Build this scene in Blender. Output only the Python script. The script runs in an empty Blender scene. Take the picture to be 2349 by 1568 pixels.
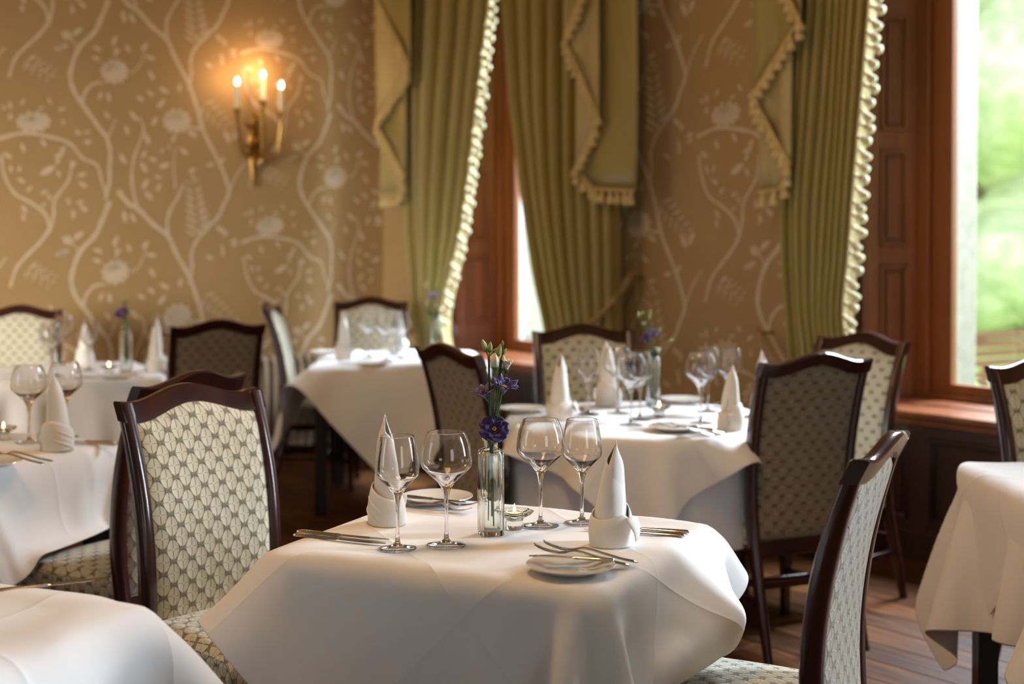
import bpy, bmesh, math, random
import numpy as np
from mathutils import Vector, Matrix
sc = bpy.context.scene
C = sc.collection
R = random.Random(7)
# ------------------------------------------------------------------ camera
FPX, EYE, PITCH, HOR = 3262.0, 1.46, math.radians(1.0), 520.0
PPY = HOR + FPX*math.tan(PITCH)
cam_d = bpy.data.cameras.new('camera'); cam = bpy.data.objects.new('camera', cam_d); C.objects.link(cam)
cam.location = (0, 0, EYE); cam.rotation_euler = (math.pi/2-PITCH, 0, 0)
cam_d.sensor_width = 36; cam_d.lens = 36*FPX/2349.0; cam_d.shift_y = -(784-PPY)/2349.0
cam_d.dof.use_dof = True; cam_d.dof.focus_distance = 3.25; cam_d.dof.aperture_fstop = 2.2
cam_d.clip_start = .05; cam_d.clip_end = 300
sc.camera = cam
# ------------------------------------------------------------------ view, world, light
sc.view_settings.view_transform = 'Standard'; sc.view_settings.look = 'None'
sc.view_settings.gamma = 1; sc.view_settings.use_curve_mapping = False
sc.view_settings.exposure = 0.3
try:
    sc.cycles.use_denoising = True
    sc.cycles.max_bounces = 10; sc.cycles.transmission_bounces = 10; sc.cycles.transparent_max_bounces = 16
    sc.cycles.diffuse_bounces = 4; sc.cycles.glossy_bounces = 6
    sc.cycles.sample_clamp_indirect = 6; sc.cycles.caustics_refractive = True
except Exception: pass
C0 = Vector((-.721, 9.43, 0)); SD = Vector((.613, -.790, 0)).normalized(); TD = Vector((-.790, -.613, 0)).normalized()
ROOM_ROT = math.atan2(SD.y, SD.x)            # a frame with local x = s and local y = t
def W(s, t, z=0):                            # room coordinates -> world; t is 0 on the window wall, grows into the room
    p = C0 + SD*s + TD*t; return Vector((p.x, p.y, z))
w = bpy.data.worlds.new('overcast sky'); sc.world = w; w.use_nodes = True
nt = w.node_tree; bg = nt.nodes['Background']
tc = nt.nodes.new('ShaderNodeTexCoord'); sp = nt.nodes.new('ShaderNodeSeparateXYZ'); rp = nt.nodes.new('ShaderNodeValToRGB')
nt.links.new(tc.outputs['Generated'], sp.inputs[0]); nt.links.new(sp.outputs['Z'], rp.inputs[0]); nt.links.new(rp.outputs[0], bg.inputs[0])
rp.color_ramp.elements[0].position = .0; rp.color_ramp.elements[0].color = (.80, .90, .86, 1)
rp.color_ramp.elements[1].position = .6; rp.color_ramp.elements[1].color = (.80, .90, 1.0, 1)
bg.inputs[1].default_value = 2.3
def area(name, loc, aim, sx, sy, power, col, spread=180):
    d = bpy.data.lights.new(name, 'AREA'); d.shape = 'RECTANGLE'; d.size = sx; d.size_y = sy; d.energy = power; d.color = col; d.spread = math.radians(spread)
    o = bpy.data.objects.new(name, d); C.objects.link(o); o.location = loc
    o.rotation_euler = (Vector(aim)-Vector(loc)).to_track_quat('-Z', 'Y').to_euler(); return o
WL = -.25                                     # the papered wall stands at s = WL
WIN = [1.1, 4.38, 7.66, 10.94]               # window centres along the window wall
DAY = (.74, .87, 1.0)
for i, c_ in enumerate(WIN):
    k = (820, 470, 470, 60)[i]
    if i < 2:
        area('window_daylight', W(c_+.1, (-3.7, -2.8)[i], (4.85, 4.4)[i]), W(c_, -.2, 1.7), (2.8, 2.0)[i], 2.1, k, DAY, 104)
    else:
        area('window_daylight', W(c_, -.62, 1.9), W(c_, 2.5, .9), 1.0, 2.2, k, DAY)
area('added_end_fill', W(12.9, 4.6, 1.9), W(0, 5.6, 1.5), 1.6, 2.2, 6, (.95, .93, .88))  # added fill lamp standing at an invented opening of the end wall
area('added_side_fill', W(2.6, 8.3, 1.7), W(WL, 3.45, .75), 1.2, 1.9, 38, (.97, .95, .88), 42)  # added fill lamp, narrowed onto the lower left of the papered wall
WARM = (1.0, .59, .24)
for s_, t_, e_ in ((5.1, 3.4, 58), (1.9, 4.9, 56)):   # chandeliers above the picture
    d = bpy.data.lights.new('chandelier_light', 'POINT'); d.energy = e_; d.color = WARM; d.shadow_soft_size = .28
    o = bpy.data.objects.new('chandelier_light', d); C.objects.link(o); o.location = W(s_, t_, 2.95)
# ------------------------------------------------------------------ pixel -> place
def ray(px, py):
    u = (px-1174.5)/FPX; v = -(py-PPY)/FPX
    return Vector((u, math.cos(PITCH)+v*math.sin(PITCH), -math.sin(PITCH)+v*math.cos(PITCH)))
def P(px, py, z):
    r = ray(px, py); k = (z-EYE)/r.z; return Vector((r.x*k, r.y*k, z))
def PD(px, py, Y):
    r = ray(px, py); k = Y/r.y; return Vector((r.x*k, Y, EYE+r.z*k))
def PT(px, py, t):                            # on the plane t = const -> (s, z)
    r = ray(px, py); o = Vector((0, 0, EYE))
    k = ((C0+TD*t-o).dot(TD))/r.dot(TD); p = o+r*k
    return ((p-C0).dot(SD), p.z)
def PS(px, py, s):                            # on the plane s = const -> (t, z)
    r = ray(px, py); o = Vector((0, 0, EYE))
    k = ((C0+SD*s-o).dot(SD))/r.dot(SD); p = o+r*k
    return ((p-C0).dot(TD), p.z)
# ------------------------------------------------------------------ materials
def mat(name, col, rough=.6, **kw):
    m = bpy.data.materials.new(name); m.use_nodes = True; b = m.node_tree.nodes['Principled BSDF']
    b.inputs['Base Color'].default_value = (*col, 1); b.inputs['Roughness'].default_value = rough
    for k, v in kw.items(): b.inputs[k.replace('_', ' ')].default_value = v
    return m
class N:
    def __init__(s, m): s.t = m.node_tree; s.b = s.t.nodes['Principled BSDF']
    def n(s, typ, **kw):
        x = s.t.nodes.new('ShaderNode'+typ)
        for k, v in kw.items():
            if k.startswith('i_'): x.inputs[int(k[2:])].default_value = v
            else: setattr(x, k, v)
        return x
    def l(s, a, b): s.t.links.new(a, b)
    def math(s, op, a, b=None, c=None):
        x = s.t.nodes.new('ShaderNodeMath'); x.operation = op
        for i, v in enumerate((a, b, c)):
            if v is None: continue
            if isinstance(v, (int, float)): x.inputs[i].default_value = v
            else: s.l(v, x.inputs[i])
        return x.outputs[0]
    def ramp(s, fac, stops):
        x = s.n('ValToRGB'); s.l(fac, x.inputs[0]); e = x.color_ramp.elements
        while len(e) < len(stops): e.new(.5)
        for q, (p_, c_) in zip(e, stops): q.position = p_; q.color = (*c_, 1)
        return x.outputs[0]
    def bump(s, h, dist, strength=1.0):
        x = s.n('Bump'); x.inputs['Distance'].default_value = dist; x.inputs['Strength'].default_value = strength
        s.l(h, x.inputs['Height']); s.l(x.outputs[0], s.b.inputs['Normal']); return x
def noisy(name, c1, c2, scale, rough=.6, stretch=(1,1,1), bump=0, detail=4, coord='Object', **kw):
    m = mat(name, c1, rough, **kw); g = N(m)
    t = g.n('TexCoord'); mp = g.n('Mapping'); mp.inputs['Scale'].default_value = stretch
    g.l(t.outputs[coord], mp.inputs[0]); no = g.n('TexNoise'); no.inputs['Scale'].default_value = scale; no.inputs['Detail'].default_value = detail
    g.l(mp.outputs[0], no.inputs['Vector']); c = g.ramp(no.outputs['Fac'], [(.3, c1), (.7, c2)])
    g.l(c, g.b.inputs['Base Color'])
    if bump: g.bump(no.outputs['Fac'], bump)
    return m
M = {}
M['paper'] = noisy('tan wallpaper', (.385,.245,.105), (.415,.268,.117), 3, .72)
M['motif'] = noisy('pale wallpaper print', (.60,.485,.35), (.65,.53,.385), 9, .7)
M['wood'] = noisy('reddish mahogany joinery', (.14,.038,.012), (.28,.088,.028), 9, .32, (1,1,.09), .0006, Coat_Weight=.35)
M['darkwood'] = noisy('dark stained panelling', (.028,.011,.008), (.055,.02,.012), 8, .36, (1,1,.1), .0005, Coat_Weight=.3)
M['chairwood'] = noisy('dark mahogany chair frame', (.020,.0055,.0045), (.045,.012,.009), 14, .22, (1,1,.12), 0, Coat_Weight=.4, Coat_Roughness=.12)
M['black'] = mat('black painted table wood', (.008,.006,.006), .4)
M['linen'] = noisy('white table linen', (.80,.78,.77), (.84,.82,.81), 5, .85, Sheen_Weight=.15)
def linen_creases(m):                           # pressed fold lines, on the cloth's own UV grid, plus slight waviness
    g = N(m); uv = g.n('UVMap'); sp_ = g.n('SeparateXYZ'); g.l(uv.outputs[0], sp_.inputs[0]); hs = None
    for ax_, cs in (('X', (.335, .66)), ('Y', (.5, .25, .76))):
        for c_ in cs:
            d = g.math('ABSOLUTE', g.math('SUBTRACT', sp_.outputs[ax_], c_)); q = g.math('POWER', 2.718, g.math('MULTIPLY', d, -160.0)); hs = q if hs is None else g.math('ADD', hs, q)
    no = g.n('TexNoise'); no.inputs['Scale'].default_value = 7; no.inputs['Detail'].default_value = 3; g.l(uv.outputs[0], no.inputs['Vector'])
    g.bump(g.math('ADD', hs, g.math('MULTIPLY', no.outputs['Fac'], 3.0)), .0035, .55)
linen_creases(M['linen'])
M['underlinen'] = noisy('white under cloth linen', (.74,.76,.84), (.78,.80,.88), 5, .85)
M['napkin'] = noisy('pressed napkin linen', (.82,.79,.74), (.86,.83,.78), 30, .85, bump=.0006)
M['curtain'] = noisy('olive green curtain silk', (.285,.215,.048), (.335,.255,.065), 3, .42, (1,1,.15), Sheen_Weight=.2)
M['lining'] = noisy('pale curtain lining', (.42,.33,.14), (.46,.37,.165), 3, .5, (1,1,.15))
M['fringe'] = noisy('gold tassel fringe', (.50,.36,.13), (.66,.52,.24), 60, .7)
M['creamfringe'] = noisy('cream tassel fringe', (.62,.55,.34), (.78,.71,.48), 60, .7)
M['brass'] = noisy('aged gilt brass', (.30,.17,.045), (.50,.30,.08), 25, .3, Metallic=1.0)
M['steel'] = mat('polished cutlery steel', (.62,.58,.54), .13, Metallic=1.0)
M['china'] = mat('white glazed china', (.80,.77,.70), .12, Coat_Weight=.5)
M['candle'] = mat('ivory candle tube', (.82,.76,.62), .5)
M['wax'] = mat('white candle wax', (.85,.70,.55), .5, Emission_Color=(1,.45,.2,1), Emission_Strength=.35)
M['cup'] = mat('tealight aluminium cup', (.7,.68,.65), .3, Metallic=1.0)
M['wick'] = mat('burnt candle wick', (.02,.02,.02), .9)
M['flame'] = mat('candle flame', (1,.6,.2), .5, Emission_Color=(1,.55,.2,1), Emission_Strength=26)
M['bulb'] = mat('lit candle bulb', (1,.8,.5), .5, Emission_Color=(1,.74,.42,1), Emission_Strength=22)
M['stone'] = noisy('pale dressed stone', (.30,.285,.24), (.37,.355,.30), 14, .9, bump=.003)
M['paint'] = mat('white painted outer frame', (.62,.66,.70), .5)
M['ceil'] = mat('ceiling plaster', (.30,.25,.18), .9)
M['darkpaper'] = mat('deep coloured paper of the unseen walls', (.10,.07,.045), .9)
M['rad'] = mat('cream radiator enamel', (.50,.43,.34), .4)
M['stem'] = mat('green flower stem', (.035,.10,.02), .45)
M['budgreen'] = noisy('yellow green bud', (.22,.30,.06), (.42,.46,.16), 60, .5)
M['leafgreen'] = mat('flower leaf green', (.06,.17,.03), .45)
M['white_petal'] = noisy('cream flower petal', (.62,.60,.42), (.80,.72,.62), 50, .55)
M['purple'] = noisy('violet flower petal', (.020,.004,.075), (.075,.018,.22), 40, .45, Sheen_Weight=.3)
M['stamen'] = mat('yellow stamen', (.75,.42,.03), .6)
M['rope'] = noisy('gold tieback rope', (.30,.20,.08), (.46,.33,.15), 90, .7)
M['lawn'] = noisy('yellow green lawn', (.30,.48,.10), (.52,.66,.20), .6, .95)  # two yellow-green grass tones mixed by noise
M['foliage'] = noisy('tree foliage', (.42,.52,.30), (.80,.86,.62), 2.2, .8, bump=.15, detail=6)
M['foliage2'] = noisy('dark tree foliage', (.30,.42,.27), (.60,.70,.48), 2.0, .8, bump=.15, detail=6)
M['bark'] = noisy('tree bark', (.12,.08,.05), (.2,.15,.1), 9, .9)
M['bench'] = mat('weathered red brown bench wood', (.28,.12,.08), .7)
def glassmat(name, col=(1,1,1), ior=1.5, rough=0.0):
    return mat(name, col, rough, Transmission_Weight=1.0, IOR=ior)
M['glass'] = glassmat('clear drinking glass', (.99,.99,.99), 1.48)
M['vase'] = glassmat('clear vase glass', (.93,.98,.96), 1.5)
def pane_mat():
    m = bpy.data.materials.new('window glass'); m.use_nodes = True; t = m.node_tree; t.nodes.clear()
    o = t.nodes.new('ShaderNodeOutputMaterial'); mx = t.nodes.new('ShaderNodeMixShader'); tr = t.nodes.new('ShaderNodeBsdfTransparent')
    gl = t.nodes.new('ShaderNodeBsdfGlossy'); gl.inputs['Roughness'].default_value = .02; lw_ = t.nodes.new('ShaderNodeLayerWeight'); pw = t.nodes.new('ShaderNodeMath'); pw.operation = 'POWER'; pw.inputs[1].default_value = 4; t.links.new(lw_.outputs['Facing'], pw.inputs[0])
    fr = t.nodes.new('ShaderNodeMath'); fr.operation = 'MULTIPLY_ADD'; fr.inputs[1].default_value = .5; fr.inputs[2].default_value = .04; t.links.new(pw.outputs[0], fr.inputs[0])
    t.links.new(fr.outputs[0], mx.inputs[0]); t.links.new(tr.outputs[0], mx.inputs[1]); t.links.new(gl.outputs[0], mx.inputs[2]); t.links.new(mx.outputs[0], o.inputs[0])
    return m
M['pane'] = pane_mat()
def plank_mat():
    m = mat('old polished floorboards', (.2,.08,.03), .5, Specular_IOR_Level=.10); g = N(m)
    t = g.n('TexCoord'); mp = g.n('Mapping'); mp.inputs['Scale'].default_value = (1.1, 14, 8)
    oi = g.n('ObjectInfo'); av = g.n('VectorMath', operation='ADD'); sc_ = g.n('VectorMath', operation='SCALE')
    g.l(oi.outputs['Random'], sc_.inputs[0]); sc_.inputs['Scale'].default_value = 30
    g.l(t.outputs['Object'], av.inputs[0]); g.l(oi.outputs['Random'], av.inputs[1]); g.l(av.outputs[0], mp.inputs[0])
    no = g.n('TexNoise'); no.inputs['Scale'].default_value = 3; no.inputs['Detail'].default_value = 7; no.inputs['Distortion'].default_value = .6
    g.l(mp.outputs[0], no.inputs['Vector'])
    c = g.ramp(no.outputs['Fac'], [(.28, (.016,.0045,.0015)), (.5, (.085,.028,.0065)), (.75, (.18,.070,.017))])
    hv = g.n('HueSaturation'); g.l(c, hv.inputs['Color']); g.l(g.math('MULTIPLY_ADD', oi.outputs['Random'], .5, .7), hv.inputs['Value'])
    g.l(hv.outputs[0], g.b.inputs['Base Color'])
    g.l(g.math('MULTIPLY_ADD', no.outputs['Fac'], .3, .38), g.b.inputs['Roughness'])
    g.bump(no.outputs['Fac'], .0012); return m
M['plank'] = plank_mat()
def fabric(name, ground, pile, dot):
    """cut velvet: ovals with a slit cross, in metres on the UV map"""
    m = mat(name, pile, .85, Sheen_Weight=.35); g = N(m)
    uv = g.n('UVMap'); sp = g.n('SeparateXYZ'); g.l(uv.outputs[0], sp.inputs[0])
    no = g.n('TexNoise'); no.inputs['Scale'].default_value = 260; no.inputs['Detail'].default_value = 2; g.l(uv.outputs[0], no.inputs['Vector'])
    ed = g.math('MULTIPLY', g.math('SUBTRACT', no.outputs['Fac'], .5), .30)
    u = g.math('DIVIDE', sp.outputs['X'], .0565); v = g.math('DIVIDE', sp.outputs['Y'], .0600)
    fields = []
    for off in (0.0, .5):
        du = g.math('MULTIPLY', g.math('SUBTRACT', g.math('FRACT', g.math('ADD', u, off)), .5), .0565)
        dv = g.math('MULTIPLY', g.math('SUBTRACT', g.math('FRACT', g.math('ADD', v, off)), .5), .0600)
        a = g.math('POWER', g.math('ABSOLUTE', g.math('DIVIDE', du, .0190)), 1.95)
        b = g.math('POWER', g.math('ABSOLUTE', g.math('DIVIDE', dv, .0266)), 1.8)
        r = g.math('ADD', g.math('ADD', a, b), ed)
        slit = g.math('MINIMUM', g.math('ABSOLUTE', du), g.math('MULTIPLY_ADD', g.math('ABSOLUTE', dv), 1.5, .0004))
        dd = g.math('SQRT', g.math('ADD', g.math('MULTIPLY', du, du), g.math('MULTIPLY', dv, dv)))
        fields.append((r, slit, dd))
    def mn(i): return g.math('MINIMUM', fields[0][i], fields[1][i])
    r = mn(0); dd = mn(2)
    def sm(x, a, b):
        q = g.n('MapRange', interpolation_type='SMOOTHSTEP'); q.inputs[1].default_value = a; q.inputs[2].default_value = b
        q.inputs[3].default_value = 1; q.inputs[4].default_value = 0; g.l(x, q.inputs[0]); return q.outputs[0]
    mask = sm(r, .82, 1.0); dome = sm(r, .1, 1.25)
    # slit only inside its own oval
    sel = g.math('LESS_THAN', fields[0][0], fields[1][0])
    mixs = g.n('Mix', data_type='FLOAT'); g.l(sel, mixs.inputs[0]); g.l(fields[1][1], mixs.inputs[2]); g.l(fields[0][1], mixs.inputs[3])
    slitm = g.math('MULTIPLY', sm(mixs.outputs[0], .0004, .0014), g.math('GREATER_THAN', dd, .0028))
    dot_m = sm(dd, .0016, .0030)
    pilem = g.math('MULTIPLY', mask, g.math('SUBTRACT', 1.0, g.math('MULTIPLY', slitm, .75)))
    c1 = g.n('Mix', data_type='RGBA'); c1.inputs[6].default_value = (*ground, 1); c1.inputs[7].default_value = (*pile, 1); g.l(pilem, c1.inputs[0])
    c2 = g.n('Mix', data_type='RGBA'); c2.inputs[7].default_value = (*dot, 1); g.l(c1.outputs[2], c2.inputs[6]); g.l(g.math('MULTIPLY', dot_m, .8), c2.inputs[0])
    g.l(c2.outputs[2], g.b.inputs['Base Color'])
    h = g.math('ADD', g.math('ADD', g.math('MULTIPLY', pilem, 1.0), g.math('MULTIPLY', dome, .35)), g.math('MULTIPLY', no.outputs['Fac'], .12))
    g.bump(h, .0048, 1.0)
    return m
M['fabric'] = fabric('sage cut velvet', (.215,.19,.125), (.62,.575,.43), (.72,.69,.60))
M['fabric_rear'] = fabric('cut velvet darkened for shaded backs', (.115,.085,.052), (.235,.185,.120), (.55,.44,.34))  # same velvet in darker tones, shade of the chair backs put into the colour
# ------------------------------------------------------------------ mesh helpers
class MB:
    def __init__(s): s.v = []; s.f = []; s.mi = []; s.uv = {}
    def add(s, vs, fs, mi=0):
        o = len(s.v); s.v += [tuple(p) for p in vs]
        for f in fs: s.f.append(tuple(i+o for i in f)); s.mi.append(mi)
        return s
    def box(s, x0, x1, y0, y1, z0, z1, mi=0, mtx=None):
        v = [Vector((x, y, z)) for z in (z0, z1) for y in (y0, y1) for x in (x0, x1)]
        if mtx: v = [mtx @ p for p in v]
        return s.add(v, [(0,2,3,1),(4,5,7,6),(0,1,5,4),(1,3,7,5),(3,2,6,7),(2,0,4,6)], mi)
    def bar(s, a, b, wx, wy, wx2=None, wy2=None, mi=0, up=(0,0,1)):
        a = Vector(a); b = Vector(b); d = (b-a).normalized(); u = Vector(up)
        if abs(d.dot(u)) > .98: u = Vector((0,1,0))
        r = d.cross(u).normalized(); q = r.cross(d).normalized(); wx2 = wx2 or wx; wy2 = wy2 or wy
        v = []
        for p, x, y in ((a, wx, wy), (b, wx2, wy2)):
            for i, j in ((-1,-1),(1,-1),(1,1),(-1,1)): v.append(p + r*i*x/2 + q*j*y/2)
        return s.add(v, [(0,3,2,1),(4,5,6,7),(0,1,5,4),(1,2,6,5),(2,3,7,6),(3,0,4,7)], mi)
    def loft(s, rings, closed=True, cap0=True, cap1=True, mi=0):
        n = len(rings[0]); v = [p for r in rings for p in r]; f = []
        m = n if closed else n-1
        for i in range(len(rings)-1):
            for j in range(m):
                a = i*n+j; b = i*n+(j+1) % n; f.append((a, b, b+n, a+n))
        if cap0: f.append(tuple(range(n-1, -1, -1)))
        if cap1: f.append(tuple(range((len(rings)-1)*n, len(rings)*n)))
        return s.add(v, f, mi)
    def tube(s, pts, rad, n=8, mi=0, cap=True):
        pts = [Vector(p) for p in pts]; rings = []
        if not hasattr(rad, '__len__'): rad = [rad]*len(pts)
        for i, p in enumerate(pts):
            d = (pts[min(i+1, len(pts)-1)]-pts[max(i-1, 0)]).normalized()
            u = Vector((0,0,1)) if abs(d.z) < .9 else Vector((1,0,0))
            if i == 0: r = d.cross(u).normalized()
            else: r = (r - d*r.dot(d)).normalized()
            q = d.cross(r)
            rings.append([p+(r*math.cos(2*math.pi*k/n)+q*math.sin(2*math.pi*k/n))*rad[i] for k in range(n)])
        return s.loft(rings, True, cap, cap, mi)
    def lathe(s, prof, n=32, mi=0, cap0=False, cap1=False, f_r=None):
        rings = []
        for r, z in prof:
            rings.append([(r*(f_r(a, z) if f_r else 1)*math.cos(a), r*(f_r(a, z) if f_r else 1)*math.sin(a), z) for a in (2*math.pi*k/n for k in range(n))])
        return s.loft(rings, True, cap0, cap1, mi)
    def xf(s, m):
        s.v = [tuple(m @ Vector(p)) for p in s.v]; return s
    def mesh(s, name, mats, smooth=False, angle=None):
        me = bpy.data.meshes.new(name); me.from_pydata([tuple(v) for v in s.v], [], s.f)
        for m_ in (mats if isinstance(mats, (list, tuple)) else [mats]): me.materials.append(m_)
        me.polygons.foreach_set('material_index', s.mi)
        if smooth: me.polygons.foreach_set('use_smooth', [True]*len(me.polygons))
        me.validate(); me.update()
        if smooth and angle: me.set_sharp_from_angle(angle=math.radians(angle))
        return me
def link(name, me, parent=None, loc=(0,0,0), rz=0):
    o = bpy.data.objects.new(name, me); C.objects.link(o); o.location = loc
    if rz: o.rotation_euler = (0,0,rz)
    if parent is not None: o.parent = parent
    return o
def obj(name, mb, m, parent=None, smooth=False, angle=40, loc=(0,0,0), rz=0, bevel=0, seg=2, subsurf=0, solid=0):
    o = link(name, mb.mesh(name, m, smooth or bevel > 0, angle if (smooth or bevel) else None), parent, loc, rz)
    if bevel:
        b = o.modifiers.new('bevel', 'BEVEL'); b.width = bevel; b.segments = seg; b.limit_method = 'ANGLE'; b.angle_limit = math.radians(35)
    if solid:
        b = o.modifiers.new('solid', 'SOLIDIFY'); b.thickness = solid; b.offset = 0
    if subsurf:
        b = o.modifiers.new('sub', 'SUBSURF'); b.levels = subsurf; b.render_levels = subsurf
    return o
def tag(o, label=None, cat=None, group=None, kind=None):
    if label: o['label'] = label
    if cat: o['category'] = cat
    if group: o['group'] = group
    if kind: o['kind'] = kind
    return o
def thing(name, label, cat, loc=(0,0,0), rz=0, group=None):
    o = bpy.data.objects.new(name, None); C.objects.link(o); o.location = loc; o.rotation_euler = (0,0,rz); o.empty_display_size = .1
    return tag(o, label, cat, group)
def kids(o): return list(o.children)
def dup(root, loc, rz, label, group=None, scale=None):
    def cp(o, par):
        c = o.copy(); C.objects.link(c); c.parent = par
        for ch in kids(o): cp(ch, c)
        return c
    r = cp(root, None); r.location = loc; r.rotation_euler = (0,0,rz); r['label'] = label
    if group: r['group'] = group
    if scale: r.scale = (scale,)*3
    return r
def place(proto, used, loc, rz, label, group=None, scale=None):
    if proto.name in used: return dup(proto, loc, rz, label, group, scale)
    used.add(proto.name); proto.location = loc; proto.rotation_euler = (0,0,rz); proto['label'] = label
    if group: proto['group'] = group
    if scale: proto.scale = (scale,)*3
    return proto
USED = set()
def interp(x, xs, ys): return float(np.interp(x, xs, ys))
# ================================================================== ROOM
S_MAX, T_MAX, H_R = 13.2, 8.2, 3.75
ROOM = Matrix.Translation(C0) @ Matrix.Rotation(ROOM_ROT, 4, 'Z')
# local room frame: x = s, y = -t would be right handed; TD is SD rotated by -90 or +90 degrees
FLIP = 1 if (SD.x*TD.y - SD.y*TD.x) > 0 else -1
def L(s, t, z): return (s, t*FLIP, z)         # room coordinates in the ROOM-rotated local frame
def robj(name, mb, m, parent=None, **kw):     # an object whose mesh is given in room coordinates
    if parent is None:
        return obj(name, mb, m, None, loc=C0, rz=ROOM_ROT, **kw)
    return obj(name, mb, m, parent, **kw)
def rbox(mb, s0, s1, t0, t1, z0, z1, mi=0):
    y0, y1 = sorted((t0*FLIP, t1*FLIP)); return mb.box(s0, s1, y0, y1, z0, z1, mi)
fl = robj('floor', rbox(MB(), WL-.3, S_MAX, -1.0, T_MAX, -.12, -.022), M['darkwood']); tag(fl, kind='structure')
# floorboards run along the window wall
pm = {}
wdt, k = .165, 0
for j in range(int(T_MAX/wdt)):
    t0 = j*wdt; s = -R.uniform(0, 2.2)
    while s < S_MAX:
        ln = R.choice((2.4, 3.0, 3.6)); s0 = max(s, WL); s1 = min(s+ln, S_MAX); s += ln
        if s1-s0 < .15: continue
        key = (round(s1-s0, 3))
        if key not in pm:
            pm[key] = rbox(MB(), 0, s1-s0-.003, .0015, wdt-.0015, -.024, 0).mesh('plank', M['plank'])
        p_ = link('plank', pm[key], fl, L(s0, t0, 0)); k += 1
        b_ = p_.modifiers.new('bevel', 'BEVEL'); b_.width = .002; b_.segments = 1
ce = robj('ceiling', rbox(MB(), WL-.3, S_MAX, -.6, T_MAX, H_R, H_R+.1), M['ceil']); tag(ce, kind='structure')
# ---------------------------------------------------------------- wallpaper print, traced once, repeated on a half-drop lattice
K = 2.61
VR = 1.192; HR = 1.515
def lw(x, y):                                 # traced point -> (u, z) on the left wall; u = -t
    t, z = PS(x/K, y/K, WL); return (-t, z)
VINES = [
 ([(650,0),(605,110),(560,200),(470,290),(420,440),(440,540),(490,620),(540,690),(590,760),(640,830),(660,920),(655,1010),(655,1090),(640,1150),(632,1193)], 26),
 ([(700,-60),(760,20),(830,70),(910,160),(1000,240),(1050,350),(1130,500),(1180,650),(1220,790),(1290,930),(1340,1040),(1370,1150),(1340,1220),(1310,1290),(1240,1370),(1170,1450),(1145,1530),(1150,1600),(1135,1700)], 25),
 ([(300,1370),(240,1450),(180,1510),(100,1600),(60,1720)], 20),
 ([(300,1370),(270,1280),(180,1210),(90,1160),(30,1060),(5,930)], 18), ([(300,1370),(320,1290),(330,1190),(410,1080),(430,960)], 18),
 ([(490,620),(510,550),(560,500),(620,495)], 18), ([(1440,320),(1560,292),(1700,320),(1790,360),(1850,440),(1920,480),(1940,560),(1965,640)], 18),
 ([(1200,770),(1130,762),(1060,750)], 14), ([(1000,240),(1000,120),(1060,10),(1090,-60)], 18),
 ([(822,1245),(790,1100),(800,950),(860,780),(830,700)], 16), ([(640,830),(670,770),(690,710)], 10), ([(1050,1130),(1040,1000),(1050,880)], 10),
 ([(410,210),(440,250),(470,290)], 8), ([(690,350),(686,300),(690,250)], 8), ([(780,440),(830,400),(870,300)], 9), ([(1370,1150),(1420,1040),(1480,960)], 12)]
LEAVES = [(685,240,60,70),(580,290,160,65),(700,310,50,60),(765,290,110,60),(865,280,50,65),(575,350,160,60),(900,345,170,70),(905,450,120,70),(600,570,70,60),(650,580,100,65),(410,210,120,70),(475,185,50,60),(375,280,20,75),
 (740,100,100,80),(790,110,120,70),(640,690,125,60),(800,695,130,80),(980,540,150,75),(1075,525,80,65),(965,620,50,80),(925,725,60,70),(900,560,140,60),(840,590,150,60),(880,830,110,80),(915,955,160,60),(860,925,60,60),
 (735,950,120,80),(760,780,110,60),(860,1000,120,80),(870,1100,60,75),(950,1120,60,60),(890,1170,140,75),(945,1060,170,50),(1100,905,140,70),(1150,1020,20,60),(1155,1060,120,50),(970,900,30,40),(1015,880,90,35),(985,990,20,80),
 (1260,985,10,60),(1330,960,60,60),(1360,820,120,90),(1410,810,60,80),(1150,800,150,80),(1040,830,60,60),(1500,140,100,50),(1560,125,60,45),(1470,150,150,40),(1500,200,80,50),(1690,125,120,45),(1650,160,20,40),(1750,170,30,50),
 (1755,240,90,40),(1330,235,120,50),(1560,370,110,60),(1400,330,20,50),(1330,370,90,50),(1660,350,120,60),(1830,300,150,45),(1875,360,30,40),(1870,300,30,35),(1750,410,60,50),(1730,450,60,50),(1850,710,120,50),(1800,750,90,40),
 (1765,880,120,65),(1820,860,60,60),(1745,950,10,75),(375,890,30,50),(350,930,30,60),(285,1020,30,105),(65,1010,100,50),(115,1010,80,45),(125,1080,150,55),(175,1130,50,50),(440,985,60,50),(490,1045,20,60),(495,1105,150,60),
 (350,1040,110,50),(265,1150,30,50),(295,1180,110,50),(260,1225,20,40),(145,1250,120,60),(140,1300,100,50),(410,1205,110,50),(480,1210,30,50),(500,1245,150,60),(440,1275,120,50),(45,930,150,60),(460,790,100,40),(520,790,30,45),(525,845,0,50),
 (1190,235,150,60),(1250,390,150,60),(1310,1370,120,60),(1350,1400,60,50),(1330,1480,100,50),(1400,1440,20,60)]
FERNS = [((1190,1440),(1150,1080),8,95), ((150,345),(330,440),5,62), ((1200,610),(1400,790),6,80), ((1560,1010),(1700,1120),4,60), ((1200,250),(1160,-20),6,90)]
FLOWERS = [(685,430,82,68), (1612,235,84,50), (1058,725,84,68)]
motifs = []                                   # list of polygons in (u, z)
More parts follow.
